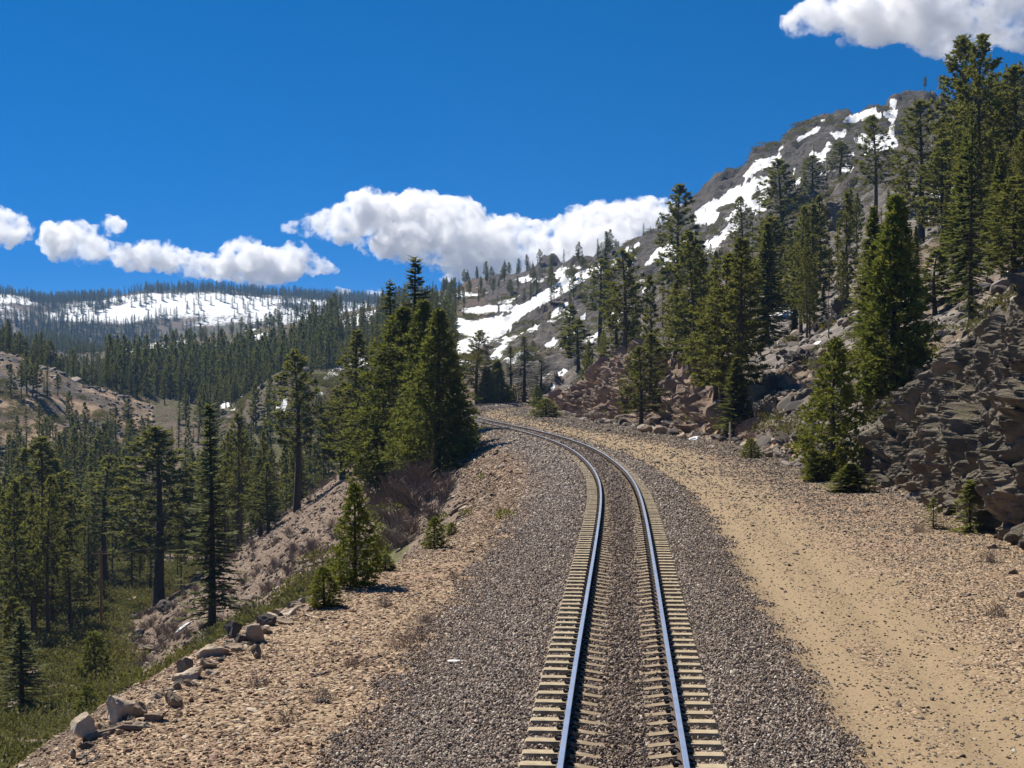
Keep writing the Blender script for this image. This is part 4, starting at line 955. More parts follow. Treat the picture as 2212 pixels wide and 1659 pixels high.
def cedar(seed, H=18., z0=.02, R=3.2, nb=330, per=7, fan=5, mat=None, tlen=.42, wd=.14, power=.75, lump=.35):
    r = np.random.default_rng(seed); W, Cn = MB(), MB()
    p = trunk_path(H, r, .008); W.add(*tube(p, np.linspace(H * .017, .03, 9), 8))
    pp, dd, tt = [], [], []
    for i in range(nb):
        t = ((i + r.random()) / nb) ** 1.25; z = H * (z0 + (.97 - z0) * t); az = i * 2.39996 + r.normal() * .3
        lm = 1 + lump * float(noise(np.array([[math.cos(az) * 1.3 + seed, math.sin(az) * 1.3, z * .32]]), seed)[0])
        L = R * (1 - t) ** power * min(1, .55 + t * 3.5) * lm * r.uniform(.6, 1.12) + .12
        el = -.1 + .75 * t + r.normal() * .15; d = np.array([math.cos(az) * math.cos(el), math.sin(az) * math.cos(el), math.sin(el)])
        k = max(2, int(per * (.3 + .8 * L / R))); s = np.clip(1 - np.abs(r.normal(0, .3, k)), .12, 1)
        c = trunk_at(p, np.array([z]))[0] + d * (s * L)[:, None]; c[:, 2] += L * (.22 * s ** 2 - .12 * s); c += r.normal(0, .11, (k, 3)) * (.6 + L * .35)
        if L > 1.0 and i % 2 == 0: W.add(*tube(np.array([trunk_at(p, np.array([z]))[0], trunk_at(p, np.array([z]))[0] + d * L * .5, trunk_at(p, np.array([z]))[0] + d * L * .92 + np.array([0, 0, L * .08])]), [.045, .028, .01], 3))
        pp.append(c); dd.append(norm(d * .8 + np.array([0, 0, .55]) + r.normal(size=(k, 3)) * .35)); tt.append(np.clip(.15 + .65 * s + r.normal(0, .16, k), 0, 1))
    pp, dd, tt = np.concatenate(pp), np.concatenate(dd), np.concatenate(tt); n = len(pp)
    sd0 = norm(np.cross(dd, r.normal(size=dd.shape)))
    PP, DD, SS, LL, TT = [], [], [], [], []
    for f in range(fan):
        a_ = (f - (fan - 1) / 2) * .42
        d2 = norm(dd * math.cos(a_) + sd0 * math.sin(a_) + r.normal(size=dd.shape) * .22); nz_ = np.cross(dd, sd0)
        PP.append(pp + r.normal(size=pp.shape) * .03); DD.append(d2); SS.append(norm(np.cross(d2, nz_ + r.normal(size=dd.shape) * .5))); LL.append(tlen * r.uniform(.6, 1.2, n)); TT.append(np.clip(tt + r.normal(0, .08, n), 0, 1))
    v, q = diamonds(np.concatenate(PP), np.concatenate(DD), np.concatenate(SS), np.concatenate(LL), wd)
    Cn.add(v, q, np.repeat(np.concatenate(TT), 4))
    return mk('cedar', W, Cn, m_bark, mat or m_cedar)

def bush(seed, H=1.0, R=.8, n=420, mat=None, tl=.16, wd=.075, name='shrub'):
    r = np.random.default_rng(seed); W, Cn = MB(), MB()
    for i in range(7):
        a_ = r.uniform(0, 6.28); W.add(*tube(np.array([[0, 0, -.1], [math.cos(a_) * R * .4, math.sin(a_) * R * .4, H * .4], [math.cos(a_) * R * .7, math.sin(a_) * R * .7, H * .75]]), [.03, .02, .008], 3))
    d = r.normal(size=(n, 3)); d[:, 2] = np.abs(d[:, 2]); d = norm(d); rad = 1 - np.abs(r.normal(0, .22, n)); lump = 1 + .3 * noise(d * 2.2 + seed, seed)
    P = d * (rad * lump)[:, None] * np.array([R, R, H]); D = norm(d * .6 + np.array([0, 0, .5]) + r.normal(size=(n, 3)) * .5); sd = norm(np.cross(D, r.normal(size=(n, 3))))
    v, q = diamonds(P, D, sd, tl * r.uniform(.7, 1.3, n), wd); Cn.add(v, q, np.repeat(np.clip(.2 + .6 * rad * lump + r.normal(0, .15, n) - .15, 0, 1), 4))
    return W.build(name + '_stems', [m_bark], True), Cn.build(name + '_leaves', [mat or m_shrub], False)
def twigs(seed, H=1.6, R=1.3, n=60, thick=.014, mat=None, lean=(0, 0)):
    r = np.random.default_rng(seed); W = MB()
    for i in range(n):
        a_ = r.uniform(0, 6.28); out = R * r.uniform(.2, 1); h_ = H * r.uniform(.45, 1)
        b0 = np.array([r.normal() * .15, r.normal() * .15, -.1]); e_ = np.array([math.cos(a_) * out + lean[0], math.sin(a_) * out + lean[1], h_]); s = np.linspace(0, 1, 5)
        c = b0 + (e_ - b0) * np.stack([s ** 1.3, s ** 1.3, s ** .8], 1) + np.cumsum(r.normal(0, .035, (5, 3)), 0); W.add(*tube(c, np.linspace(thick, thick * .35, 5), 3), r.random())
        for k in range(4):
            j = r.integers(1, 4); d = norm((e_ - b0) * .6 + r.normal(size=3) * .8) * H * r.uniform(.15, .4); W.add(*tube(np.array([c[j], c[j] + d * .6, c[j] + d + np.array([0, 0, .05])]), [thick * .55, thick * .4, thick * .25], 3), r.random())
    return W.build('twigs', [mat or m_dry], False)
def snagtree(seed, H=14.):
    r = np.random.default_rng(seed); W = MB(); p = trunk_path(H, r, .01); W.add(*tube(p, np.linspace(H * .013, .02, 9), 7))
    for i in range(46):
        z = H * r.uniform(.2, .97); a_ = r.uniform(0, 6.28); L = 1.5 * (1.1 - z / H) * r.uniform(.4, 1.2); e_ = r.uniform(-.3, .25); b0 = trunk_at(p, np.array([z]))[0]
        d = np.array([math.cos(a_), math.sin(a_), e_]); W.add(*tube(np.array([b0, b0 + d * L * .6, b0 + d * L + np.array([0, 0, -.1 * L])]), [.035, .022, .008], 3))
    return W.build('snag', [m_snag], True)

# kinds: (trunk mesh, crown mesh, height, crown width)
KIND = {
 'pineA': (pine(1, 22, .30, 2.7, 120, 10), 22, 5.0), 'pineB': (pine(2, 22, .22, 3.1, 125, 10), 22, 5.6), 'pineC': (pine(3, 22, .42, 2.4, 85, 9), 22, 4.4),
 'pineD': (pine(4, 24, .16, 2.3, 130, 9, dens=1.15), 24, 4.4), 'pineT': (pine(5, 30, .40, 3.4, 130, 9, tl=.6, wd=.17), 30, 6), 'pineU': (pine(6, 30, .33, 4.3, 135, 9, tl=.6, wd=.17, dens=.85), 30, 7.5),
 'firA': (fir(11, 20, .06, 2.3, .40, 6, 9), 20, 4.6), 'firB': (fir(12, 20, .04, 1.8, .36, 6, 9), 20, 3.6), 'firC': (fir(13, 18, .02, 2.9, .29, 9, 12, mat=m_bright, droop=.2, power=.8, tlen=.5, wd=.19, ragged=.18), 18, 5.2),
 'bigA': (cedar(26, 18, .01, 2.9, 760, 8, mat=m_bright, power=.8, lump=.25, tlen=.46, wd=.15), 18, 5.4),
 'cedA': (cedar(21, 18, .02, 4.2, 620, 9), 18, 8), 'cedB': (cedar(22, 18, .02, 3.4, 560, 9), 18, 6.6), 'cedC': (cedar(23, 10, .02, 2.5, 300, 8, mat=m_bright, tlen=.34, wd=.12), 10, 5),
 'ynga': (cedar(24, 6, .03, 1.15, 200, 6, mat=m_bright, tlen=.26, wd=.09), 6, 2.2), 'yngb': (fir(25, 5, .04, 1.2, .26, 6, 7, mat=m_bright, tlen=.26, wd=.09), 5, 2.2),
 'mpiA': (pine(31, 20, .25, 2.5, 70, 7, tl=.65, wd=.22), 20, 4.6), 'mpiB': (pine(32, 20, .18, 2.1, 74, 7, tl=.65, wd=.22), 20, 4), 'mpiC': (pine(33, 20, .36, 2.2, 60, 7, tl=.65, wd=.22), 20, 4),
 'mfiA': (fir(35, 20, .05, 2.2, .62, 5, 6, tlen=.6, wd=.24), 20, 4.2), 'mfiB': (fir(36, 20, .05, 1.7, .6, 5, 6, tlen=.6, wd=.24), 20, 3.2),
}
for _k, ((_w, _c), _H, _x) in list(KIND.items()):
    _v = np.array([v.co[:2] for v in _c.vertices]); KIND[_k] = ((_w, _c), _H, 2 * float(np.percentile(np.hypot(_v[:, 0], _v[:, 1]), 93)))
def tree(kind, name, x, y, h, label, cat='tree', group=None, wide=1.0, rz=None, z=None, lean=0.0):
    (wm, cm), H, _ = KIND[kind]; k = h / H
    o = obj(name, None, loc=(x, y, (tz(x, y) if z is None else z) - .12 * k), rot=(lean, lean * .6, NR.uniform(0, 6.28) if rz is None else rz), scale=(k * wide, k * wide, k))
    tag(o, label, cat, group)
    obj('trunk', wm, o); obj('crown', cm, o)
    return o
def tree_px(kind, name, u, vb, vt, label, wpx=None, **kw):
    """tree whose foot stands on the land seen at (u, vb) and whose top is seen at vt"""
    x, y, z = hit(u, vb, 52. if (u < 600 and vb > 1290) else 9.); h = float(zat(u, vt, y)) - z
    wide = 1.0
    if wpx: wide = 1.08 * (wpx / F * y) / (KIND[kind][2] * h / KIND[kind][1])
    return tree(kind, name, x, y, h, label, wide=wide, **kw)
# ---------------------------------------------------------------- trees one can point to
TR = [
 # left: below the embankment
 ('pineA','pine_tree',86,1322,945,'tall straight pine at the left edge with a bare dark lower trunk',150), ('pineC','pine_tree',228,1270,985,'slender pine just right behind the utility pole',120),
 ('pineA','pine_tree',343,1306,922,'big isolated pine with thick dark trunk rising from the green brush',190), ('firB','fir_tree',458,1392,866,'narrow dark fir standing alone at the foot of the scree slope',115),
 ('pineC','pine_tree',150,1376,1195,'small thin pine between the left edge pine and the utility pole',80), ('firA','fir_tree',48,1548,1330,'small dark fir beside a pale boulder in the lower left brush',95),
 ('ynga','cedar_tree',205,1478,1362,'dark bushy young cedar in the brush below the utility pole',75), ('ynga','cedar_tree',188,1555,1478,'small ragged cedar in front of the dark bushy young cedar',55),
 ('pineC','pine_tree',641,1104,756,'tall thin pine with bare trunk on the crest of the scree slope',110), ('pineD','pine_tree',563,1158,985,'left one of two close pines at the top of the scree',60), ('pineD','pine_tree',580,1150,1000,'right one of two close pines at the top of the scree',55),
 ('pineD','pine_tree',778,1028,712,'narrow pine just left of the dark cedar clump',105), ('pineB','pine_tree',740,1035,830,'bushy lower pine behind the narrow pine left of the clump',110),
 ('firA','fir_tree',900,1000,552,'tallest dark fir rising above the cedar clump',150), ('firA','fir_tree',846,1005,604,'dark fir with broken double top at the left of the cedar clump',120),
 ('cedA','cedar_tree',868,1040,655,'broad dense cedar forming the left half of the big clump beside the track',215), ('cedB','cedar_tree',945,1035,660,'dense cedar forming the right half of the big clump beside the track',165),
 ('cedB','cedar_tree',915,1030,640,'cedar in the middle of the big clump beside the track',165), ('cedC','cedar_tree',985,1000,800,'low cedar at the right hem of the big clump, nearest the rails',75),
 ('ynga','cedar_tree',815,1075,900,'slim yellow green cedar at the left hem of the big clump',75),
 ('cedC','cedar_tree',766,1268,1040,'young bright green cedar on the scree slope with an uneven crown',112), ('ynga','cedar_tree',700,1310,1222,'low bright green cedar bush at the bank edge below the young cedar',75),
 ('ynga','cedar_tree',938,1186,1115,'small upright green cedar at the bank edge by the dead brush',48), ('ynga','cedar_tree',976,1158,1128,'tiny green cedar right of the small upright one',26), ('ynga','cedar_tree',832,1232,1195,'low green sprout between the young cedar and the bank edge',46),
 ('mpiA','pine_tree',500,1170,1010,'bushy pine right behind the narrow dark fir',90), ('mpiB','pine_tree',30,1480,1290,'thin pine at the left edge above the small dark fir',70),
 # far bend
 ('pineB','pine_tree',1030,872,714,'tall pine just right of the cedar clump beyond the rails',75), ('bigA','fir_tree',1075,872,775,'first dark fir of the row beyond the far bend',52), ('firA','fir_tree',1103,870,745,'thin dark fir in the row beyond the far bend',50),
 ('firA','fir_tree',1132,870,724,'tallest dark fir of the row beyond the far bend',62), ('bigA','fir_tree',1053,874,790,'short dark fir left in the row beyond the far bend',44), ('mfiA','fir_tree',1168,868,770,'dark fir between the row of firs and the rock face',60),
 ('firB','fir_tree',1308,688,498,'pointed spire shaped fir standing alone against the cloud',38),
 # hillside at right
 ('pineC','pine_tree',1296,748,560,'thin pine below the spire shaped fir',80), ('pineC','pine_tree',1347,832,538,'tall slender pine above the reddish rock face',100), ('pineD','pine_tree',1330,828,620,'slender pine left of the tall slender one above the rocks',70),
 ('pineD','pine_tree',1405,905,720,'small pine on the rock ledge near the road bend',80), ('pineB','pine_tree',1385,928,748,'low bushy pine at the road edge below the rock ledge',90),
 ('pineA','pine_tree',1467,705,398,'tall dark pine with a tufted top against the cloud',95), ('pineB','pine_tree',1498,845,500,'tall leafy pine in the middle of the hillside clump',120), ('pineB','pine_tree',1560,905,552,'broad leafy pine above the road with a dark trunk',130),
 ('pineD','pine_tree',1595,900,512,'straight pine right of the broad leafy pine',110), ('pineB','pine_tree',1545,880,640,'lower pine filling the hillside clump',110), ('firC','cedar_tree',1592,935,770,'dark green cedar at the road edge behind the white marker post',70),
 ('pineD','pine_tree',1455,850,610,'pine at the left side of the hillside clump',90), ('pineA','pine_tree',1655,700,470,'pine behind the hillside clump with a bare trunk',110), ('pineA','pine_tree',1716,728,530,'pine with thick dark trunk in the hillside gap',110),
 ('pineB','pine_tree',1688,575,345,'tall pine on the mid slope below the summit snow',110), ('pineC','pine_tree',1603,620,425,'sparse pine on the upper slope by the snow streak',55), ('pineD','pine_tree',1760,660,440,'young pine on the slope left of the big bright fir',90),
 ('pineC','pine_tree',1890,500,250,'tall thin pine below the summit snow, left of the big bushy pine',80), ('pineB','pine_tree',1755,430,335,'round topped small pine on the ridge shoulder',60), ('pineA','pine_tree',1814,390,305,'small pine standing on the summit snow',55),
 ('bigA','fir_tree',1930,860,412,'big bright green fir left of the rock outcrop',150), ('cedC','cedar_tree',1800,1035,725,'yellow green cedar at the road edge before the big bright fir',158),
 ('pineB','pine_tree',1990,520,215,'bushy dark pine left of the two tallest pines',130), ('pineT','pine_tree',2076,520,75,'left one of the two tallest pines against the sky',105), ('pineU','pine_tree',2118,545,80,'right one of the two tallest pines, with the wider crown',130),
 ('pineB','pine_tree',2196,510,140,'big pine cut by the right edge of the picture',150), ('pineB','pine_tree',2190,640,380,'bright leafy pine above the rock outcrop at the right edge',150), ('pineD','pine_tree',2150,500,240,'dense pine behind the two tallest pines',120),
 ('pineA','pine_tree',2040,560,300,'pine standing under the two tallest pines',110), ('firA','fir_tree',2070,610,470,'young fir on the rocky slope above the outcrop',60), ('mpiB','pine_tree',2020,680,540,'young light green pine just above the outcrop crest',75),
 ('firC','fir_tree',1838,1062,1000,'low spreading young fir at the foot of the rock outcrop',80), ('ynga','cedar_tree',1765,1040,975,'low green cedar bush left of the yellow green cedar',70), ('yngb','fir_tree',2095,1148,1038,'bright young fir under the rock outcrop',92), ('yngb','fir_tree',2016,1142,1075,'smaller wind bent young fir left of the bright young fir',52),
 ('ynga','cedar_tree',1623,990,946,'round dark cedar bush beside the road near the marker post',42), ('ynga','cedar_tree',1180,902,860,'green bushy cedar on the inner edge of the far bend',60), ('ynga','cedar_tree',1160,880,830,'thin young tree at the inner edge of the far bend',26),
 ('mpiA','pine_tree',1250,800,690,'dim pine on the slope left of the thin pine',70), ('mpiB','pine_tree',1230,770,660,'slim pine at the foot of the mountain slope',50),
]
HERO = []
for (k, nm, u, vb, vt, lb, wp) in TR:
    o = tree_px(k, nm, u, vb, vt, lb, wp, cat='tree'); HERO.append((o.location.x, o.location.y))
HERO = np.array(HERO)
# grey snags
for (u, vb, vt, lb) in ((1626, 560, 455, 'grey dead snag by the upper snow streak'), (1700, 690, 560, 'leaning bare grey snag in the hillside gap'), (1790, 730, 600, 'bare grey snag left of the big bright fir'), (1172, 690, 640, 'lone dark snag on the mountain foot'), (1640, 470, 395, 'whitish dead spire on the snow patch')):
    x, y, z = hit(u, vb); h = float(zat(u, vt, y)) - z
    tag(obj('dead_tree', snagtree(int(u), 14.), loc=(x, y, z - .2), scale=h / 14.), lb, 'dead tree')

# ---------------------------------------------------------------- the rest of the trees
def spaced(x, y, d, taken=None):
    """keep points at least d apart (d may vary)"""
    keep = []; kx = list(taken[:, 0]) if taken is not None else []; ky = list(taken[:, 1]) if taken is not None else []
    cells = {}
    for a_, b_ in zip(kx, ky): cells.setdefault((int(a_ // 6), int(b_ // 6)), []).append((a_, b_))
    for i in range(len(x)):
        c = (int(x[i] // 6), int(y[i] // 6)); ok = True
        for dx in (-1, 0, 1):
            for dy in (-1, 0, 1):
                for (p_, q_) in cells.get((c[0] + dx, c[1] + dy), ()):
                    if (p_ - x[i]) ** 2 + (q_ - y[i]) ** 2 < d * d: ok = False
        if ok: keep.append(i); cells.setdefault(c, []).append((x[i], y[i]))
    return np.array(keep, int)
def region(n, u0, u1, y0, y1):
    u = NR.uniform(u0, u1, n); Y = np.sqrt(NR.uniform(y0 ** 2, y1 ** 2, n)); return (u - CU) / F * Y, Y, u
# valley forest
x, y, u = region(8500, -160, 985, 165, 800)
l = lat(x, y); v = proj(x, y, tz(x, y))[1]
thin = fbm(np.stack([x, y], 1) / 30, 3, 201)
ok = (l < eL(y) - 24) & (thin > np.where(y > 430, np.where((u > 230) & (u < 730) & (y > 600) & (y < 720), -.5, -.10), np.where(y < 300, -.28, -.42))) & ~((y > 478) & (y < 560) & (u < 230) & (thin < .05)) & ~((y > 425) & (y < 520) & (u > 470) & (u < 760) & (thin < .2)) & ~((y < 235) & (u > 190) & (u < 480)) & ~((y < 205) & (u > 150))
x, y, u = x[ok], y[ok], u[ok]
k = spaced(x, y, 3.7, HERO); x, y, u = x[k], y[k], u[k]
o_ = np.argsort(y); x, y, u = x[o_], y[o_], u[o_]
VAL = (x, y)
# hillside trees at right
x2, y2, u2 = region(1500, 1180, 2420, 75, 330)
l2 = lat(x2, y2) - eR(y2); th2 = fbm(np.stack([x2, y2], 1) / 22, 3, 205)
ok = (l2 > 9) & (th2 > -.15) & ~((u2 > 1840) & (y2 < 100)) & ~((u2 > 1640) & (u2 < 1870) & (y2 < 170))
x2, y2, u2 = x2[ok], y2[ok], u2[ok]
k = spaced(x2, y2, 4.6, HERO)[:190]; x2, y2, u2 = x2[k], y2[k], u2[k]
h2 = np.where(NR.random(len(x2)) < .4, NR.uniform(4, 8, len(x2)), NR.uniform(9, 17, len(x2)))
print('valley', len(x), 'hill', len(x2))
vt_ = proj(x2, y2, tz(x2, y2) + h2)[1]; ut_ = proj(x2, y2, tz(x2, y2))[0]
ok = vt_ > np.interp(ut_, [1180, 1250, 1350, 1450, 1550, 1650, 1750, 1850, 1950, 2030, 2060], [680, 650, 600, 560, 530, 470, 425, 405, 380, 290, 0])
x2, y2, u2, h2 = x2[ok], y2[ok], u2[ok], h2[ok]
NI = 300 - len(x2)
LV = {'p': 'slim pine of the open forest filling the valley below the railway', 'f': 'dark pointed fir of the open forest filling the valley below the railway'}
LH = {'p': 'pine among the rocks of the hillside above the dirt road', 'f': 'dark fir among the rocks of the hillside above the dirt road'}
def pick(far): 
    q = NR.random()
    return ('mpiA' if q < .3 else 'mpiB' if q < .52 else 'mpiC' if q < .72 else 'mfiA' if q < .87 else 'mfiB')
hv = np.where(NR.random(len(x)) < .25, NR.uniform(8, 13, len(x)), NR.uniform(14, 24, len(x)))
hv = hv * np.interp(y, [165, 230, 300, 430], [.8, .78, .68, .58]); hv = np.where((y > 560) & (u > 230) & (u < 730), hv * 1.6, hv)
FILL = []
for i in range(min(NI, len(x))):
    kd = pick(0); kd = {'mpiA': 'pineA', 'mpiB': 'pineD', 'mpiC': 'pineC', 'mfiA': 'firA', 'mfiB': 'firB'}[kd] if y[i] < 260 else kd
    f = 'f' if 'fi' in kd else 'p'
    o = tree(kd, 'fir_tree' if f == 'f' else 'pine_tree', x[i], y[i], hv[i], LV[f], 'tree', 'firs of the valley forest' if f == 'f' else 'pines of the valley forest', wide=NR.uniform(.85, 1.2)); o['_h'] = float(hv[i]); FILL.append(o)
for i in range(len(x2)):
    kd = pick(1); kd = {'mpiA': 'pineB', 'mpiB': 'pineD', 'mpiC': 'pineA', 'mfiA': 'firC', 'mfiB': 'firA'}[kd] if y2[i] < 200 else kd
    f = 'f' if 'fi' in kd else 'p'
    o = tree(kd, 'fir_tree' if f == 'f' else 'pine_tree', x2[i], y2[i], h2[i], LH[f], 'tree', 'firs of the rocky hillside' if f == 'f' else 'pines of the rocky hillside', wide=NR.uniform(.9, 1.2)); o['_h'] = float(h2[i]); FILL.append(o)
# farther forest: one mass
def join_tree(kd):
    (wm, cm), H, _ = KIND[kd]
    b = MB(); 
    me = bpy.data.meshes.new(kd + '_whole'); bm = bmesh.new(); bm.from_mesh(wm); n0 = len(bm.faces); bm.from_mesh(cm)
    bm.faces.ensure_lookup_table()
    for f in bm.faces[n0:]: f.material_index = 1
    bm.to_mesh(me); bm.free(); me.materials.append(wm.materials[0]); me.materials.append(cm.materials[0])
    return me
ffar = protos('far_forest_trees', [join_tree(k) for k in ('mfiA', 'mfiB', 'mfiA')])
fset = protos('forest_trees', [join_tree(k) for k in ('mfiA', 'mfiB', 'mpiA', 'mpiB', 'mpiC')])
xs, ys, hs_ = [x[NI:]], [y[NI:]], [hv[NI:] / 20]
def more(n, u0, u1, y0, y1, test, h0, h1, gap):
    a_, b_, u_ = region(n, u0, u1, y0, y1); t = test(a_, b_, u_); a_, b_ = a_[t], b_[t]
    k_ = spaced(a_, b_, gap); xs.append(a_[k_]); ys.append(b_[k_]); hs_.append(NR.uniform(h0, h1, len(k_)) / 20)
fn = lambda s, sd: (lambda a_, b_: fbm(np.stack([a_, b_], 1) / s, 3, sd))
f1, f2, f3 = fn(45, 211), fn(110, 213), fn(30, 217)
def snow_at(a_, b_): 
    pu, pv = proj(a_, b_, tz(a_, b_)); return _ras[np.clip((pv / 2).astype(int), 0, RH - 1), np.clip(((pu + 60) / 2).astype(int), 0, RW - 1)] > .3
more(1300, -160, 1000, 760, 1250, lambda a_, b_, u_: (f1(a_, b_) > .16) & ~(snow_at(a_, b_) & (NR.random(len(a_)) > .06)), 6, 13, 5)
more(900, 930, 1330, 560, 980, lambda a_, b_, u_: (f3(a_, b_) > .02) & ~(snow_at(a_, b_) & (NR.random(len(a_)) > .15)) & (tz(a_, b_) > 22), 3, 10, 5)
more(2000, 1150, 2400, 330, 760, lambda a_, b_, u_: (f3(a_, b_) > .2) & ~(snow_at(a_, b_) & (NR.random(len(a_)) > .1)), 2, 7, 6)
more(500, 2060, 2500, 300, 650, lambda a_, b_, u_: (f3(a_, b_) > -.1), 10, 16, 6)
more(3000, -200, 1000, 1250, 1850, lambda a_, b_, u_: (f1(a_, b_) > -.35), 9, 17, 5)
xs_n = len(xs)
def far_dens(a_, b_, u_):
    pu, pv = proj(a_, b_, tz(a_, b_)); n_ = fbm(np.stack([a_, b_], 1) / 150, 4, 213)
    return far_band(pu, pv, n_) > NR.random(len(a_))
more(13000, -250, 1050, 1850, 2720, far_dens, 7, 17, 5)
more(700, -250, 1050, 2540, 2690, lambda a_, b_, u_: (fbm(np.stack([a_, b_], 1) / 60, 3, 219) > -.1), 5, 15, 7)
fx, fy, fh = (np.concatenate(q_[xs_n:]) for q_ in (xs, ys, hs_)); xs, ys, hs_ = xs[:xs_n], ys[:xs_n], hs_[:xs_n]
scatter('distant_forest', np.stack([fx, fy, tz(fx, fy) - .2], 1), np.stack([np.zeros(len(fx))] * 2 + [NR.uniform(0, 6.28, len(fx))], 1), np.stack([fh * 2.3, fh * 2.3, fh * 1.1], 1), ffar, 3, 'dark conifer forest on the far snowy ridge')
xs, ys, hs_ = np.concatenate(xs), np.concatenate(ys), np.concatenate(hs_)
scl = np.stack([hs_ * NR.uniform(.9, 1.3, len(xs)) * np.where(hs_ < .6, 1.5, 1.1)] * 2 + [hs_], 1)
print('forest', len(xs))
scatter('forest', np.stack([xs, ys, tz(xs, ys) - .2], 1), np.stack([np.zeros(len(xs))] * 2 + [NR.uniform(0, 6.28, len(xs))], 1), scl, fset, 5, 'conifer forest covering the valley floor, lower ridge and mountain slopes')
# say of each lesser tree which one it is: its order beside the nearest tree that stands out
def name_fillers():
    land = []
    for (k, nm, u, vb, vt, lb, wp) in TR:
        land.append((u, (vb + vt) / 2, SHORT.get(lb)))
    land = [q for q in land if q[2]] + [(219, 1275, 'utility pole'), (1577, 935, 'white marker post'), (1290, 840, 'pinkish rock cut'), (1730, 430, 'dark overhanging crag'), (2140, 700, 'tall rock outcrop'), (100, 800, 'bare granite knob'), (590, 850, 'brown knoll'), (1740, 760, 'small snow patch')]
    lu, lv = np.array([q[0] for q in land]), np.array([q[1] for q in land]); buck = {}
    for o in FILL:
        x, y, z = o.location; h = o['_h']; u, v = proj(x, y, z + h * .5); w_ = np.hypot((lu - u), (lv - v) * 1.0); i = int(np.argmin(w_))
        hp = h / y * F; kind = 'fir' if o.name.startswith('fir') else 'pine'
        size = 'small' if hp < 75 else 'tall' if hp > 190 else 'slim'
        side = ('left of' if u < lu[i] else 'right of') if abs(u - lu[i]) > .45 * abs(v - lv[i]) else ('above' if v < lv[i] else 'below')
        buck.setdefault((i, size, kind, side), []).append((w_[i], o)); del o['_h']
    ORD = ['nearest', 'second', 'third', 'fourth', 'fifth', 'sixth', 'seventh', 'eighth', 'ninth', 'tenth', 'eleventh', 'twelfth', 'thirteenth', 'fourteenth', 'fifteenth', 'sixteenth', 'seventeenth', 'eighteenth', 'nineteenth', 'twentieth', 'twenty first', 'twenty second', 'twenty third', 'twenty fourth', 'twenty fifth']
    for (i, size, kind, side), L in buck.items():
        L.sort(key=lambda q: q[0]); dirn = {'left of': 'to the left of', 'right of': 'to the right of', 'above': 'above', 'below': 'below'}[side]
        for n, (d, o) in enumerate(L):
            if len(L) == 1: o['label'] = f'only {size} {kind} close {dirn} the {land[i][2]}'
            elif n < 25: o['label'] = f'{ORD[n]} {size} {kind} counting out {dirn} the {land[i][2]}'
            else: o['label'] = f'{size} {kind} far out {dirn} the {land[i][2]}'
SHORT = {t[5]: s for t, s in zip(TR, ['left edge bare trunk pine', 'slender pine behind the pole', 'big isolated pine', 'narrow dark fir', 'small thin left pine', 'small dark fir by the boulder', None, None, 'tall thin crest pine', None, 'two close crest pines', 'narrow pine beside the cedar clump', 'bushy pine beside the cedar clump', 'tallest dark fir', None, 'broad cedar clump', None, None, None, None, 'young bright cedar on scree', None, None, None, None, 'bushy pine behind the narrow fir', None,
  'tall pine beyond the rails', None, 'row of firs beyond the bend', None, None, None, 'spire shaped fir', 'thin pine below the spire', 'slender pine above reddish rock', None, 'small pine on the rock ledge', None, 'dark pine against the cloud', 'leafy pine in the hillside clump', 'broad leafy pine above the road', None, None, 'dark green cedar by the post', None, None, 'thick trunk pine in the gap', 'tall mid slope pine', 'sparse pine by the snow streak', None, 'tall thin pine below summit snow', 'round topped ridge pine', 'small pine on summit snow', 'big bright fir', 'yellow green cedar', 'bushy dark pine near the summit', 'two tallest pines', None, 'big right edge pine', 'bright leafy pine above the outcrop'] + [None] * 40)}
name_fillers()
# ---------------------------------------------------------------- ground plants
m_shrub2 = leafmat('olive_shrub_leaves', (0.055, 0.058, 0.025), (0.115, 0.112, 0.046), (0.17, 0.16, 0.08), .28, .5)
bset2 = protos('brush_clumps', [bush(400 + k, .8, .95, 330, (m_shrub, m_shrub2)[k % 2])[1] for k in range(4)] + [bush(410 + k, .55, 1.1, 300, m_shrub2)[1] for k in range(2)])
xx_, yy_, uu_ = region(13000, -200, 900, 17, 330)
l = lat(xx_, yy_) - eL(yy_); r_ = np.clip(np.interp(yy_, YR, np.arange(len(YR))).astype(int), 0, len(YR) - 1); c_ = np.clip(np.interp(xx_ / (yy_ + Y0), KC, np.arange(len(KC))).astype(int), 0, len(KC) - 1)
ok = (l < -1.5) & ~((uu_ > 700) & (yy_ < 130) & (NR.random(len(l)) < .93)) & (M_brush[r_, c_] + NR.normal(0, .12, len(l)) > .52)
xx_, yy_ = xx_[ok], yy_[ok]; k = np.clip(NR.lognormal(0, .35, len(xx_)), .45, 2.0) * np.clip(.35 + yy_ / 150, .4, 1.3) * np.clip(-l[ok] / 4, .35, 1)
xh, yh, uh = region(2600, 1200, 2400, 80, 330); lh = lat(xh, yh) - eR(yh); ok = (lh > 2) & (fbm(np.stack([xh, yh], 1) / 14, 3, 231) > .12); xh, yh = xh[ok], yh[ok]; kh = np.clip(NR.lognormal(-.2, .4, len(xh)), .3, 1.5)
X_, Y_ = np.concatenate([xx_, xh]), np.concatenate([yy_, yh]); K_ = np.concatenate([k, kh])
scatter('brush', np.stack([X_, Y_, tz(X_, Y_) - .1], 1), np.stack([np.zeros(len(X_))] * 2 + [NR.uniform(0, 6.28, len(X_))], 1), np.stack([K_ * 1.1, K_ * 1.1, K_], 1), bset2, 6, 'low green brush covering the valley slope and hillside')
tset = protos('twig_clumps', [twigs(430 + k, 1.0, 1.0, 34) for k in range(4)])
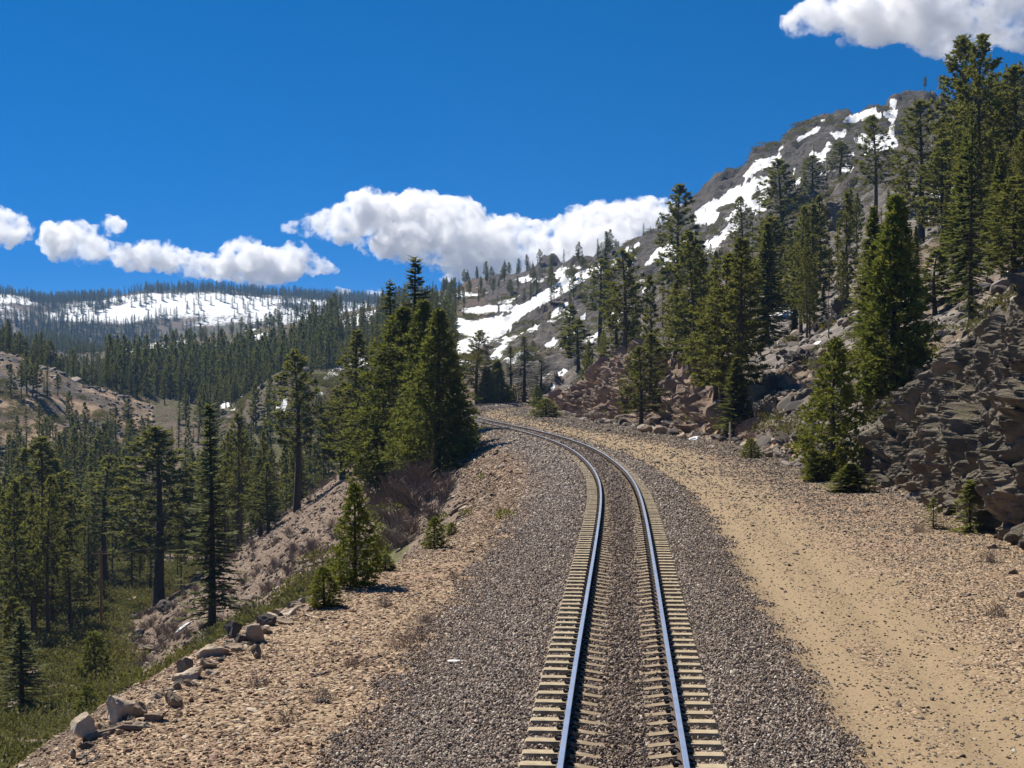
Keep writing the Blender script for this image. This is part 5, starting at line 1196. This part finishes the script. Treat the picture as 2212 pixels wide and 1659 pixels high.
xx_, yy_, uu_ = region(2600, -150, 900, 45, 260); l = lat(xx_, yy_) - eL(yy_); t_ = fbm(np.stack([xx_, yy_], 1) / 9, 3, 241)
ok = (l < -3) & (t_ > .12); xx_, yy_ = xx_[ok], yy_[ok]
xh, yh, uh = region(900, 1250, 2000, 75, 260); lh = lat(xh, yh) - eR(yh); ok = (lh > .6) & (lh < 14) & (fbm(np.stack([xh, yh], 1) / 7, 3, 243) > .0); xx_, yy_ = np.concatenate([xx_, xh[ok]]), np.concatenate([yy_, yh[ok]])
k = NR.uniform(.5, 1.3, len(xx_))
scatter('dry_brush', np.stack([xx_, yy_, tz(xx_, yy_)], 1), np.stack([np.zeros(len(xx_))] * 2 + [NR.uniform(0, 6.28, len(xx_))], 1), np.stack([k] * 3, 1), tset, 4, 'leafless grey brown brush on the slopes')
# dead brush thicket below the cedar clump
DB = [(900,1110,105,85),(870,1105,70,90),(850,1140,90,60),(925,1078,70,95),(960,1085,80,60),(895,1160,120,60),(860,1175,100,50),(940,1130,90,60),(830,1120,60,70),(905,1060,60,95),(975,1060,60,50),(835,1195,80,40),(660,1050,90,60),(690,1030,80,60),(500,1165,60,50)]
DBL = ['widest leafless bush directly under the cedar clump', 'tall leafless bush left under the cedar clump', 'leafless bush behind the young bright cedar', 'tall leafless bush with upright stems under the right cedar', 'leafless bush beside the dark hollow in the bank', 'low broad leafless bush in the middle of the thicket',
 'low leafless bush at the foot of the thicket', 'leafless bush just above the small upright green cedar', 'leafless bush at the left rim of the thicket', 'upright leafless stems in the heart of the thicket', 'leafless bush at the right rim of the thicket by the bank', 'lowest leafless bush near the bank edge sprout',
 'pale leafless bush right of the tall thin crest pine', 'leafless bush between crest pine and narrow clump pine', 'pale leafless bush under the two close crest pines']
for i, (u, v, w_, h_) in enumerate(DB):
    x, y, z = hit(u, v); H = h_ / F * y * 1.05
    o = obj('dead_bush', twigs(460 + i, H, w_ / F * y * .6, 55, .026 * max(.7, H / 2), lean=(-.3 * H, 0)), loc=(x, y, z - .1))
    tag(o, DBL[i], 'bush', 'dead bushes below the cedar clump' if i < 12 else 'dead bushes on the scree crest')
# ---------------------------------------------------------------- boulders
def boulder(u, v, wpx, hpx, seed, mat, label, group=None, depth=.8, tilt=(0, 0), name='boulder', ncut=9, sink=.3, row=False, on_bench=False):
    x, y, z = hit(u, v, 50. if (u < 600 and v > 1290 and not on_bench) else 9.); k = y / F
    if row:
        x, y = (float(q_) for q_ in plane_hit(u, v, .86)); k = y / F; z = float(zc(y)) - .86; wpx *= 1.15; hpx *= 1.2; sink = -.05
    V, F_ = cutrock(3, seed, ncut + 3, depth=(.36, .78)); V = V / np.abs(V).max(0); R = np.array([wpx * k * .55, wpx * k * .5 * depth, hpx * k * .62])
    if row: V[:, 2] = np.where(V[:, 2] < 0, V[:, 2] * 2.2, V[:, 2])
    Vw = rockify(V * R, norm(V), [(max(R) * .5, max(R) * .06), (max(R) * .22, max(R) * .025)], seed)
    o = obj(name, mesh_np(name, Vw, F_, [mat]), loc=(x, y + R[1] * .4, z + R[2] * (1 - sink) - .06), rot=(tilt[0], tilt[1], (seed * .37) % .8 - .4))
    return tag(o, label, 'boulder', group)
def q4(cx, cy): return cx * .3224, 1261.8 + cy * .3224
BO = [
 (570,1010,190,120,m_pale,'large pale flat slab, lowest of the boulders along the bank edge'), (790,905,200,125,m_pale,'long tan slab leaning behind the large pale slab at the bank edge'), (1155,835,110,95,m_bould,'squared boulder with dark front on top of the bank edge row'),
 (1035,930,125,75,m_bould,'brown blocky boulder in front of the squared one'), (930,905,95,95,m_bould,'grey upright boulder left of the brown blocky one'), (860,965,80,60,m_bould,'small grey boulder beside the large pale slab'),
 (1265,655,190,75,m_pale,'wide pale flat boulder midway along the bank edge'), (1410,620,95,55,m_pale,'yellowish boulder right of the wide pale flat one'), (1240,585,95,75,m_bould,'rough grey boulder above the wide pale flat one'),
 (1380,575,115,75,m_bould,'two toned boulder above the yellowish one'), (1430,490,190,65,m_pale,'long low boulder right under the narrow dark fir'), (1580,450,150,45,m_bould,'low dark edged slab right of the fir foot'),
 (1690,395,110,95,m_pale,'sunlit upright slab on the bank edge near the fir'), (1555,375,110,100,m_darkr,'dark leaning boulder between the fir and the sunlit slab'), (1610,405,80,60,m_darkr,'small dark boulder under the sunlit slab'),
 (1780,295,115,75,m_darkr,'dark boulder on the bank edge above the sunlit slab'), (1790,340,100,50,m_bould,'grey boulder just below the dark bank edge boulder'), (1900,285,120,55,m_bould,'low grey slab farther up the bank edge'),
 (1930,225,115,55,m_pale,'pale slab farther up the bank edge'), (2050,200,90,45,m_bould,'flat grey slab where the bank edge meets the green cedar bush'), (1720,500,70,110,m_bould,'dark slab lying alone on the pebble slope'),
 (1520,665,40,50,m_bould,'small dark stone on the pebbles right of the boulder row'), (1450,715,85,50,m_bould,'reddish brown stone on the pebbles by the boulder row'), (1290,700,120,50,m_bould,'low stone wedged under the wide pale boulder'), (985,775,120,70,m_darkr,'dark stone half hidden in brush beside the squared boulder'),
 (1130,730,110,40,m_pale,'thin pale slab above the squared boulder'), (1190,725,60,60,m_bould,'small upright stone right of the thin pale slab'), (940,975,110,50,m_pale,'light stone at the foot of the brown blocky boulder'), (690,985,120,45,m_bould,'shaded stone right of the large pale slab'),
 (850,635,105,50,m_bould,'dark boulder alone in the green brush'), (1000,455,140,55,m_bould,'split grey boulder in the brush below the snow scrap'), (920,375,110,85,m_darkr,'dark blocky boulder in the brush left of the snow scrap'), (60,865,150,85,m_pale,'pale boulder at the left edge behind the small dark fir'),
 (330,725,90,60,m_bould,'dark boulder between the small fir and young cedar'), (900,235,95,50,m_darkr,'dark boulder below the isolated pine'), (1110,175,140,90,m_darkr,'big dark boulder at the foot of the isolated pine'), (880,130,100,50,m_pale,'pale broken boulder left of the isolated pine'),
 (710,770,90,60,m_darkr,'dark stone under the young cedar in the brush'), (1490,1010,50,50,m_bould,'small pointed brown stone standing on the pebble slope'),
]
for i, (cx, cy, w_, h_, m_, lb) in enumerate(BO):
    u, v = q4(cx, cy); boulder(u, v, w_ * .3224, h_ * .3224, 500 + i, m_, lb, row=i < 29 and i not in (20, 21, 22, 24), on_bench=i in (20, 21, 22, 38), tilt=((i * .7) % .5 - .25, (i * 1.3) % .6 - .3))
for i, (u, v, w_, h_, m_, lb) in enumerate([(1916,1045,34,42,m_pale,'tan slab leaning against the foot of the rock outcrop'), (1890,1060,30,14,m_pale,'flat tan stone at the foot of the outcrop'), (2190,1240,30,16,m_bould,'brown stone on the gravel at the right edge'), (2150,1185,34,14,m_bould,'flat stone on the gravel under the outcrop'), (2206,1290,30,24,m_pale,'pale angular stone at the right edge of the gravel'),
     (1610,962,22,12,m_pale,'whitish stone beside the round dark cedar bush'), (1536,968,20,9,m_pale,'whitish stone on the road edge near the marker post'), (1395,935,30,18,m_bould,'rounded grey stone at the toe of the rocks by the road'), (1430,938,36,20,m_bould,'larger rounded stone at the toe of the rocks by the road'), (1472,948,26,16,m_pale,'pale stone at the toe of the rocks by the road'),
     (1635,870,40,44,m_bould,'big tilted boulder on the slope right of the pine clump'), (1020,1194,26,14,m_bould,'dark topped flat stone on the pebble edge by the ballast'), (1080,978,24,9,m_bould,'long stone lying at the top of the bank near the track'), (960,1050,34,10,m_bould,'slab on the bank right of the dead brush'), (1000,1000,30,12,m_bould,'slab high on the bank beside the cedar clump')]):
    boulder(u, v, w_, h_, 560 + i, m_, lb, tilt=(.1, (i * 1.3) % .5 - .25), ncut=8)
# smaller stones wedged along the bank edge between the boulders
EG = np.array([(160, 1640), (215, 1590), (270, 1560), (330, 1530), (385, 1487), (430, 1455), (480, 1415), (520, 1385), (570, 1360), (620, 1330), (680, 1300), (740, 1272)], float)
for i in range(110):
    t = NR.uniform(0, 11); u = np.interp(t, range(12), EG[:, 0]) + NR.normal(0, 9); v = np.interp(t, range(12), EG[:, 1]) + NR.normal(-2, 7)
    boulder(u, v, NR.uniform(10, 30), NR.uniform(7, 15), 650 + i, (m_bould, m_pale, m_bould, m_darkr)[i % 4], 'smaller angular stone wedged among the boulders along the bank edge', 'stones along the bank edge', tilt=(NR.uniform(-.3, .3), NR.uniform(-.3, .3)), name='edge_stone', row=True)
# stones strewn on the bank by the track
for i in range(46):
    u, v = NR.uniform(940, 1135), NR.uniform(955, 1150)
    if v < 955 + (1110 - u) * .15 or u > 1135 - (v - 955) * .25: continue
    boulder(u, v, NR.uniform(9, 26), NR.uniform(5, 10), 600 + i, (m_bould, m_pale, m_darkr)[i % 3], 'loose angular stone strewn on the bank between dead brush and ballast', 'stones on the bank beside the track', tilt=(.0, -.35), name='bank_stone')
# rock and scrub on the bare knob and the knolls in the valley
xx_, yy_, uu_ = region(5200, -200, 800, 415, 620); ok = ((uu_ < 330) & (yy_ < 600)) | ((uu_ > 450) & (yy_ < 540)); xx_, yy_ = xx_[ok], yy_[ok]
tk = fbm(np.stack([xx_, yy_], 1) / 18, 3, 251); a_ = (tk > .12); b_ = (tk < -.05)
sz = np.clip(NR.lognormal(math.log(.55), .6, a_.sum()), .2, 3.0)
scatter('knob_rocks', np.stack([xx_[a_], yy_[a_], tz(xx_[a_], yy_[a_])], 1), rnd_rot(a_.sum(), .6), sz[:, None] * NR.uniform(.7, 1.4, (a_.sum(), 3)), hset, 8, 'loose granite rock on the bare knob and knolls in the valley')
k = NR.uniform(.8, 2.0, b_.sum())
scatter('knob_scrub', np.stack([xx_[b_], yy_[b_], tz(xx_[b_], yy_[b_]) - .1], 1), np.stack([np.zeros(b_.sum())] * 2 + [NR.uniform(0, 6.28, b_.sum())], 1), np.stack([k * 1.2, k * 1.2, k * .8], 1), bset2, 6, 'low scrub on the bare knob and knolls in the valley')
# scrub patches on the mountain
xx_, yy_, uu_ = region(9000, 940, 2300, 300, 760); tk = fbm(np.stack([xx_, yy_], 1) / 25, 4, 253); ok = (tk > .14) & ~snow_at(xx_, yy_); xx_, yy_ = xx_[ok], yy_[ok]; k = NR.uniform(.7, 2.2, len(xx_))
scatter('mountain_scrub', np.stack([xx_, yy_, tz(xx_, yy_) - .1], 1), np.stack([np.zeros(len(xx_))] * 2 + [NR.uniform(0, 6.28, len(xx_))], 1), np.stack([k * 1.3, k * 1.3, k * .8], 1), bset2, 6, 'dark low scrub in patches on the mountain slopes')
# ---------------------------------------------------------------- small things
def mb_obj(name, b, mat, parent=None, loc=None, rot=None, smooth=False): return obj(name, b.build(name, [mat], smooth), parent, loc, rot)
# utility pole with wires
x, y, z = hit(219, 1366); h = float(zat(219, 1188, y)) - z
pole = tag(obj('utility_pole', None, loc=(x, y, z)), 'weathered brown wooden utility pole standing in the valley brush', 'utility pole')
b = MB(); b.add(*tube(np.array([[0, 0, -.5], [0, 0, h * .5], [0, 0, h]]), [.17, .15, .12], 10)); mb_obj('pole_shaft', b, m_pole, pole, smooth=True)
b = MB(); b.add(*box(-1.1, 1.1, -.05, .05, h - .55, h - .43)); mb_obj('crossarm', b, m_pole, pole)
for dx in (-1.0, 0, 1.0):
    b = MB(); b.add(*tube(np.array([[dx, 0, h - .43], [dx, 0, h - .36], [dx, 0, h - .28]]), [.03, .06, .035], 8)); mb_obj('insulator', b, m_pale, pole, smooth=True)
m_wire = solid('wire', (0.20, 0.18, 0.14), .6)
for i, (dx, dz) in enumerate(((-1.0, -.28), (0, -.28), (1.0, -.28))):
    s = np.linspace(0, 1, 14)
    for (ex, ey, ez, lb_) in ((x - 34, y - 32, z - 1.5 + h - .3, 'thin sagging wire of the utility pole running down left'), (x + 24, y + 45, z + h + .5, 'thin wire of the utility pole running back into trees')):
        p_ = np.stack([x + dx + (ex - x) * s, y + (ey - y) * s, z + h + dz + (ez - z - h) * s - 1.1 * 4 * s * (1 - s)], 1)
        lb = lb_ + (' from its near crossarm end', ' from the crossarm middle', ' from its far crossarm end')[i]
        b = MB(); b.add(*tube(p_, .008, 4)); tag(mb_obj('power_line', b, m_wire), lb, 'wire', 'wires of the utility pole')
# marker post by the road
m_post = solid('white_post_paint', (0.55, 0.53, 0.47), .8, 0, .25, 6)
x, y, z = hit(1577, 957); h = 45 / F * y
b = MB(); b.add(*box(-.075, .075, -.05, .05, -.3, h, .012)); tag(mb_obj('marker_post', b, m_post, loc=(x, y, z)), 'slender whitish marker post at the edge of the dirt road', 'post')
x, y, z = hit(1909, 1040); b = MB(); b.add(*box(-.05, .05, -.03, .03, -.2, 22 / F * y, .008)); tag(mb_obj('marker_post', b, m_post, loc=(x - .3, y - .5, z)), 'tiny pale stake at the foot of the rock outcrop', 'post')
# logs and sticks
def log(u0, v0, u1, v1, r, mat, label, seed, group=None, name='log', twig=0):
    a_ = np.array(hit(u0, v0)); b_ = np.array(hit(u1, v1)); rr = np.random.default_rng(seed); s = np.linspace(0, 1, 8)
    p_ = a_ + (b_ - a_) * s[:, None]; p_[:, 2] = np.maximum(p_[:, 2], tz(p_[:, 0], p_[:, 1])) + r * .8; p_ += rr.normal(0, r * .35, (8, 3)); b = MB(); b.add(*tube(p_, np.linspace(r, r * .65, 8), 7))
    L = np.linalg.norm(b_ - a_)
    for k in range(twig):
        i = rr.integers(1, 7); d = norm((b_ - a_) / L + rr.normal(size=3) * .9); d[2] = abs(d[2]); b.add(*tube(np.array([p_[i], p_[i] + d * L * .15, p_[i] + d * L * .3]), [r * .5, r * .35, r * .15], 4))
    return tag(mb_obj(name, b, mat), label, 'log' if name == 'log' else 'branch', group)
log(972, 1118, 1022, 1082, .13, m_bould, 'fallen dark log lying across the bank right of the dead brush', 1); log(985, 1125, 1030, 1095, .07, m_bould, 'thin log lying beside the fallen dark log on the bank', 2)
def l4(a_, b_, r, mat, lb, sd, nm='branch', tw=4): u0, v0 = q4(*a_); u1, v1 = q4(*b_); return log(u0, v0, u1, v1, r, mat, lb, sd, None, nm, tw)
l4((560, 1075), (930, 985), .07, m_bould, 'old brown log lying along the foot of the boulder row', 3, 'log', 1); l4((520, 1190), (620, 1120), .025, m_snag, 'bleached forked branch at the lowest end of the bank', 4); l4((560, 1215), (690, 1150), .02, m_snag, 'white bleached branch across the pebbles at the bottom of the bank', 5)
l4((1015, 720), (1040, 790), .022, m_snag, 'bleached stick standing in the brush above the squared boulder', 6, tw=2); l4((700, 905), (880, 990), .018, m_snag, 'thin grey branch lying over the long tan slab', 7); l4((2090, 625), (2212, 590), .02, m_snag, 'dry stick on the pebble slope near the ballast', 8, tw=1); l4((2120, 790), (2200, 800), .03, m_snag, 'pale curved stick beside a tuft of dead weeds', 9, tw=3)
for _i, (_u, _v, _du, _dv, _l) in enumerate([(640, 1500, 40, -6, 'thin dry stick lying left of the dark weed tuft'), (760, 1380, 34, 10, 'thin dry stick across the upper pebbles'), (700, 1600, 46, -12, 'dry stick low on the pebble shoulder'), (820, 1420, -30, 14, 'short stick near the twig tangle'), (880, 1290, 30, -8, 'short stick on the pebbles below the flat stone'), (500, 1560, 40, 6, 'stick near the lowest boulders'), (1960, 1215, 36, 5, 'dry stick on the gravel under the outcrop'), (2080, 1290, 30, -5, 'dry stick on the right gravel')]):
    log(_u, _v, _u + _du, _v + _dv, .014, m_snag, _l, 40 + _i, None, 'branch', 3)
l4((1930, 90), (1990, 60), .05, m_snag, 'curved grey branch on the scree near the green cedar bush', 10, tw=1); l4((1750, 250), (1900, 160), .05, m_bould, 'long thin dead trunk on the scree above the boulder row', 11, 'log', 0)
# dead weed tufts on the shoulder
for i, (u, v, w_, lb) in enumerate([(697, 1512, 34, 'dark dead weed tuft on the pebble shoulder'), (905, 1385, 46, 'tangle of dead twigs at the edge of the ballast'), (870, 1400, 40, 'dead weed clump left of the twig tangle'), (918, 1345, 26, 'small dead weed beside the ballast edge'), (760, 1440, 24, 'thin dead weed in the middle of the pebble shoulder'), (620, 1560, 26, 'dead weed near the lower end of the pebble shoulder'), (830, 1310, 22, 'dead weed on the upper pebble shoulder'), (560, 1480, 20, 'dead weed just right of the boulder row'), (980, 1250, 18, 'tiny dead weed where pebbles meet ballast'), (2150, 1330, 30, 'dead weed on the gravel at the right edge'), (1985, 1150, 26, 'dead weed beside the wind bent young fir'), (2140, 1215, 40, 'flattened dead weeds below the bright young fir')]):
    x, y, z = hit(u, v); tag(obj('dead_weed', twigs(700 + i, w_ / F * y * .8, w_ / F * y * .7, 50, .005), loc=(x, y, z)), lb, 'weed')
for i, (u, v) in enumerate([(960, 1122), (967, 1150), (1010, 1115), (1042, 1035), (1090, 1120)]):
    x, y, z = hit(u, v); tag(obj('small_plant', bush(720 + i, .35, .35, 120, m_bright, .12, .05)[1], loc=(x, y, z)), ('small green sprout at the lower end of the fallen log', 'small green sprout just below the thin log', 'small green sprout right of the fallen log', 'small green sprout highest on the bank', 'small green sprout at the ballast foot')[i], 'plant', 'green sprouts on the bank')
# the scrap of white litter on the ballast
m_white = solid('white_litter', (0.7, 0.7, 0.68), .7, 0, .1)
x, y, z = hit(985, 1432); V, F_ = cutrock(2, 909, 8, (.17, .07, .03)); tag(obj('litter_scrap', mesh_np('litter_scrap', V, F_, [m_white]), loc=(x, y, z + .03), rot=(0, 0, -.3)), 'bright white flat scrap of litter lying on the dark ballast left of the track', 'stone')
# scraps of snow in the shade
m_snow = solid('old_snow', (0.72, 0.73, 0.74), .8, 0, .1, 3, .05, 6)
for i, (u, v, w_, h_, lb) in enumerate([(320,1306,14,12,'scrap of old snow beside the isolated pine'), (395,1358,32,12,'scrap of old snow in the brush beside the narrow dark fir'), (1742,762,50,16,'snow patch on the rocks right of the hillside pines'), (1690,676,60,10,'thin snow strip among the hillside pines'), (200,1028,22,9,'snow scrap in the valley forest'), (1500,950,26,8,'dirty snow scrap at the road edge under the rocks')]):
    x, y, z = hit(u, v); k = y / F; V, F_ = ICO[4]; V = V * (1 + .45 * noise(V * 2.2 + i * 7, 31)[:, None]) * np.array([w_ * k * .5, w_ * k * .5, 1]); V[:, 2] = V[:, 2] * .18 + tz(V[:, 0] + x, V[:, 1] + y) - z + .05
    tag(obj('snow_patch', mesh_np('snow_patch', V, F_, [m_snow], True), loc=(x, y, z)), lb, 'snow patch')
# ---------------------------------------------------------------- clouds, far beyond the ridges
m_cloud, nt = newmat('cloud_vapour'); g = G(nt)
nt.nodes.new('ShaderNodeOutputMaterial')
_P = g.n('ShaderNodeNewGeometry').outputs['Position']
_d = g.m('MULTIPLY', g.step(g.m('ADD', g.noise(_P, 0.013, 5, 0.62), g.m('MULTIPLY', g.m('SUBTRACT', g.noise(_P, 0.004, 2), 0.5), 0.5)), 0.45, 0.64), 0.038)
pv = g.n('ShaderNodeVolumePrincipled', i={'Color': (0.979, 0.979, 0.983, 1), 'Density': _d, 'Anisotropy': 0.25})
nt.links.new(pv.outputs[0], nt.nodes['Material Output'].inputs['Volume'])
def inpoly(px, py, poly):
    c = np.zeros(len(px), bool); p = np.array(poly)
    for (ax, ay), (bx, by) in zip(p, np.roll(p, -1, 0)):
        if ay != by: c ^= ((ay > py) != (by > py)) & (px < (bx - ax) * (py - ay) / (by - ay) + ax)
    return c
def edge_dist(px, py, poly):
    p = np.array(poly, float); best = np.full(len(px), 1e9)
    for a_, b_ in zip(p, np.roll(p, -1, 0)):
        d = b_ - a_; t = np.clip(((px - a_[0]) * d[0] + (py - a_[1]) * d[1]) / (d @ d + 1e-9), 0, 1)
        best = np.minimum(best, np.hypot(px - a_[0] - t * d[0], py - a_[1] - t * d[1]))
    return best
def cloud(poly, D, seed, label, nb=260, vox=14., rmin=6, rmax=46, dep=1.0):
    r = np.random.default_rng(seed); p = np.array(poly, float); (x0, y0), (x1, y1) = p.min(0), p.max(0)
    u = r.uniform(x0, x1, nb * 6); v = r.uniform(y0, y1, nb * 6); ok = inpoly(u, v, poly); u, v = u[ok], v[ok]
    e_ = edge_dist(u, v, poly); o_ = np.argsort(-e_ * r.uniform(.5, 1.0, len(e_)))[:nb * 3]; o_ = r.permutation(o_)[:nb]
    u, v, e_ = u[o_], v[o_], e_[o_]; b = MB(); k = D / F
    # many small lumps billow along the rim of the big ones
    ub = r.uniform(x0, x1, nb * 30); vb = r.uniform(y0, y1, nb * 30); okb = inpoly(ub, vb, poly); ub, vb = ub[okb], vb[okb]; eb = edge_dist(ub, vb, poly)
    sel = r.permutation(np.where(eb < 22)[0])[:int(nb * 1.3)]
    u = np.concatenate([u, ub[sel]]); v = np.concatenate([v, vb[sel]]); e_ = np.concatenate([e_, np.maximum(eb[sel], rmin) * 1.0])
    for i in range(len(u)):
        rr = np.clip(e_[i] * r.uniform(.55, 1.0), rmin, rmax) * (1 if i < nb else r.uniform(.7, 1.25))
        dpt = r.normal(0, .5) * min(e_[i] * 1.6 + 8, 90) * dep
        V, F_ = ICO[2]; y = D + dpt * k; ce = np.array([ray(u[i], v[i])[0] * y, y, zat(u[i], v[i], y)])
        b.add(V * np.array([rr * k, rr * k, rr * k * .85]) + ce, F_)
        if rr > 11:                       # cauliflower heads on the upper and outer sides
            for _ in range(int(2 + rr / 7)):
                dv = r.normal(size=3); dv[2] = abs(dv[2]) * .9 - .25; dv /= np.linalg.norm(dv); r2 = rr * r.uniform(.28, .5)
                b.add(V * r2 * k + ce + dv * rr * k * .9 * np.array([1, 1, .85]), F_)
    me = b.build('cloud_lumps', [], False)
    o = bpy.data.objects.new('cloud_tmp', me); COL.objects.link(o); md = o.modifiers.new('r', 'REMESH'); md.mode = 'VOXEL'; md.voxel_size = vox
    dg = bpy.context.evaluated_depsgraph_get(); m2_ = bpy.data.meshes.new_from_object(o.evaluated_get(dg)); bpy.data.objects.remove(o)
    n = len(m2_.vertices); co = np.empty(n * 3, np.float32); m2_.vertices.foreach_get('co', co); co = co.reshape(-1, 3).astype(float)
    nm = np.empty(n * 3, np.float32); m2_.vertices.foreach_get('normal', nm); nm = nm.reshape(-1, 3)
    c0 = co.mean(0)
    s = 30 * k
    w_ = np.stack([fbm(co / s + 7 * i, 2, seed + i) for i in range(3)], 1) * s * .3
    d = (fbm((co + w_) / s, 5, seed + 5, .6, True) - .1) * 15 * k + fbm((co + w_) / (9 * k), 4, seed + 9, .62, True) * 4.2 * k
    co = co + nm * d[:, None]
    m2_.vertices.foreach_set('co', (co - c0).astype(np.float32).ravel()); m2_.update()
    o = bpy.data.objects.new('cloud_tmp', m2_); COL.objects.link(o); md = o.modifiers.new('r', 'REMESH'); md.mode = 'VOXEL'; md.voxel_size = vox * .62
    dg = bpy.context.evaluated_depsgraph_get(); m3_ = bpy.data.meshes.new_from_object(o.evaluated_get(dg)); bpy.data.objects.remove(o); bpy.data.meshes.remove(m2_); m2_ = m3_
    n = len(m2_.vertices); co = np.empty(n * 3, np.float32); m2_.vertices.foreach_get('co', co); co = co.reshape(-1, 3).astype(float)
    nm = np.empty(n * 3, np.float32); m2_.vertices.foreach_get('normal', nm); nm = nm.reshape(-1, 3)
    co = co + nm * (fbm(co / (13 * k) + 5, 3, seed + 41, .6, True) * 3.6 * k + fbm(co / (4.5 * k), 2, seed + 43) * 1.6 * k)[:, None]
    m2_.vertices.foreach_set('co', co.astype(np.float32).ravel())
    m2_.name = 'cloud'; m2_.materials.clear(); m2_.materials.append(m_cloud); m2_.update()
    return tag(obj('cloud', m2_, loc=c0), label, 'cloud')
CLOUDS = [
 ([(-70,452),(0,455),(40,462),(75,490),(62,512),(30,528),(-70,535)], 7000, 'white cloud cut by the left edge of the sky', 120, 8),
 ([(85,522),(100,490),(150,480),(200,495),(250,532),(290,532),(330,520),(380,540),(420,552),(480,556),(495,525),(540,518),(580,550),(640,525),(690,560),(735,586),(660,590),(600,612),(540,614),(480,602),(420,596),(360,582),(300,582),(240,572),(180,574),(130,562),(90,542)], 7000, 'long low white cloud drifting above the distant snowy ridge', 420, 8),
 ([(612,492),(650,465),(720,455),(760,420),(800,410),(850,425),(900,416),(950,430),(1010,430),(1040,455),(1070,472),(1100,470),(1160,480),(1200,478),(1240,450),(1280,446),(1340,440),(1380,428),(1450,442),(1520,470),(1530,560),(1400,600),(1250,600),(1100,615),(1000,606),(950,580),(870,565),(800,548),(748,538),(800,524),(700,517),(640,502)], 7000, 'largest billowing white cloud behind the mountain flank', 620, 8.5),
 ([(1688,42),(1740,10),(1790,-30),(1900,-70),(2270,-90),(2320,60),(2212,108),(2150,98),(2080,128),(2040,130),(1990,107),(1930,90),(1850,97),(1800,92),(1830,70),(1760,72),(1700,74)], 4200, 'grey bottomed white cloud above the summit, cut by the top of the picture', 360, 6),
 ([(220,482),(238,473),(262,482),(270,494),(245,502),(225,495)], 7000, 'small puff of cloud above the long low cloud', 40, 5),
 ([(662,634),(700,629),(740,630),(756,638),(725,646),(680,642)], 8000, 'flat thin cloud just over the ridge left of the cedar clump', 50, 7),
 ([(790,638),(805,632),(822,638),(808,645)], 8000, 'small flat cloud beside the top of the cedar clump', 24, 6),
 ([(953,604),(966,597),(977,604),(964,611)], 8000, 'tiny puff of cloud right of the tallest fir', 20, 6),
]
for i, (poly, D, lb, nb, vx) in enumerate(CLOUDS): cloud(poly, D, 800 + i * 13, lb, nb, vx, rmin=5 if nb > 60 else 3)
# ---------------------------------------------------------------- the air
m_haze, nt = newmat('air'); g = G(nt); nt.nodes.new('ShaderNodeOutputMaterial')
pv = g.n('ShaderNodeVolumePrincipled', i={'Color': (0.28, 0.55, 1.0, 1), 'Density': 0.00009, 'Anisotropy': 0.0})
nt.links.new(pv.outputs[0], nt.nodes['Material Output'].inputs['Volume'])
zlo, zhi = float(Z.min()) - 3.0, float(Z.max()) + 45.0
V, F_ = box(-12000, 12000, -60, 9600, zlo, zhi)
tag(obj('haze', mesh_np('haze', V, np.array(F_), [m_haze])), kind='stuff')
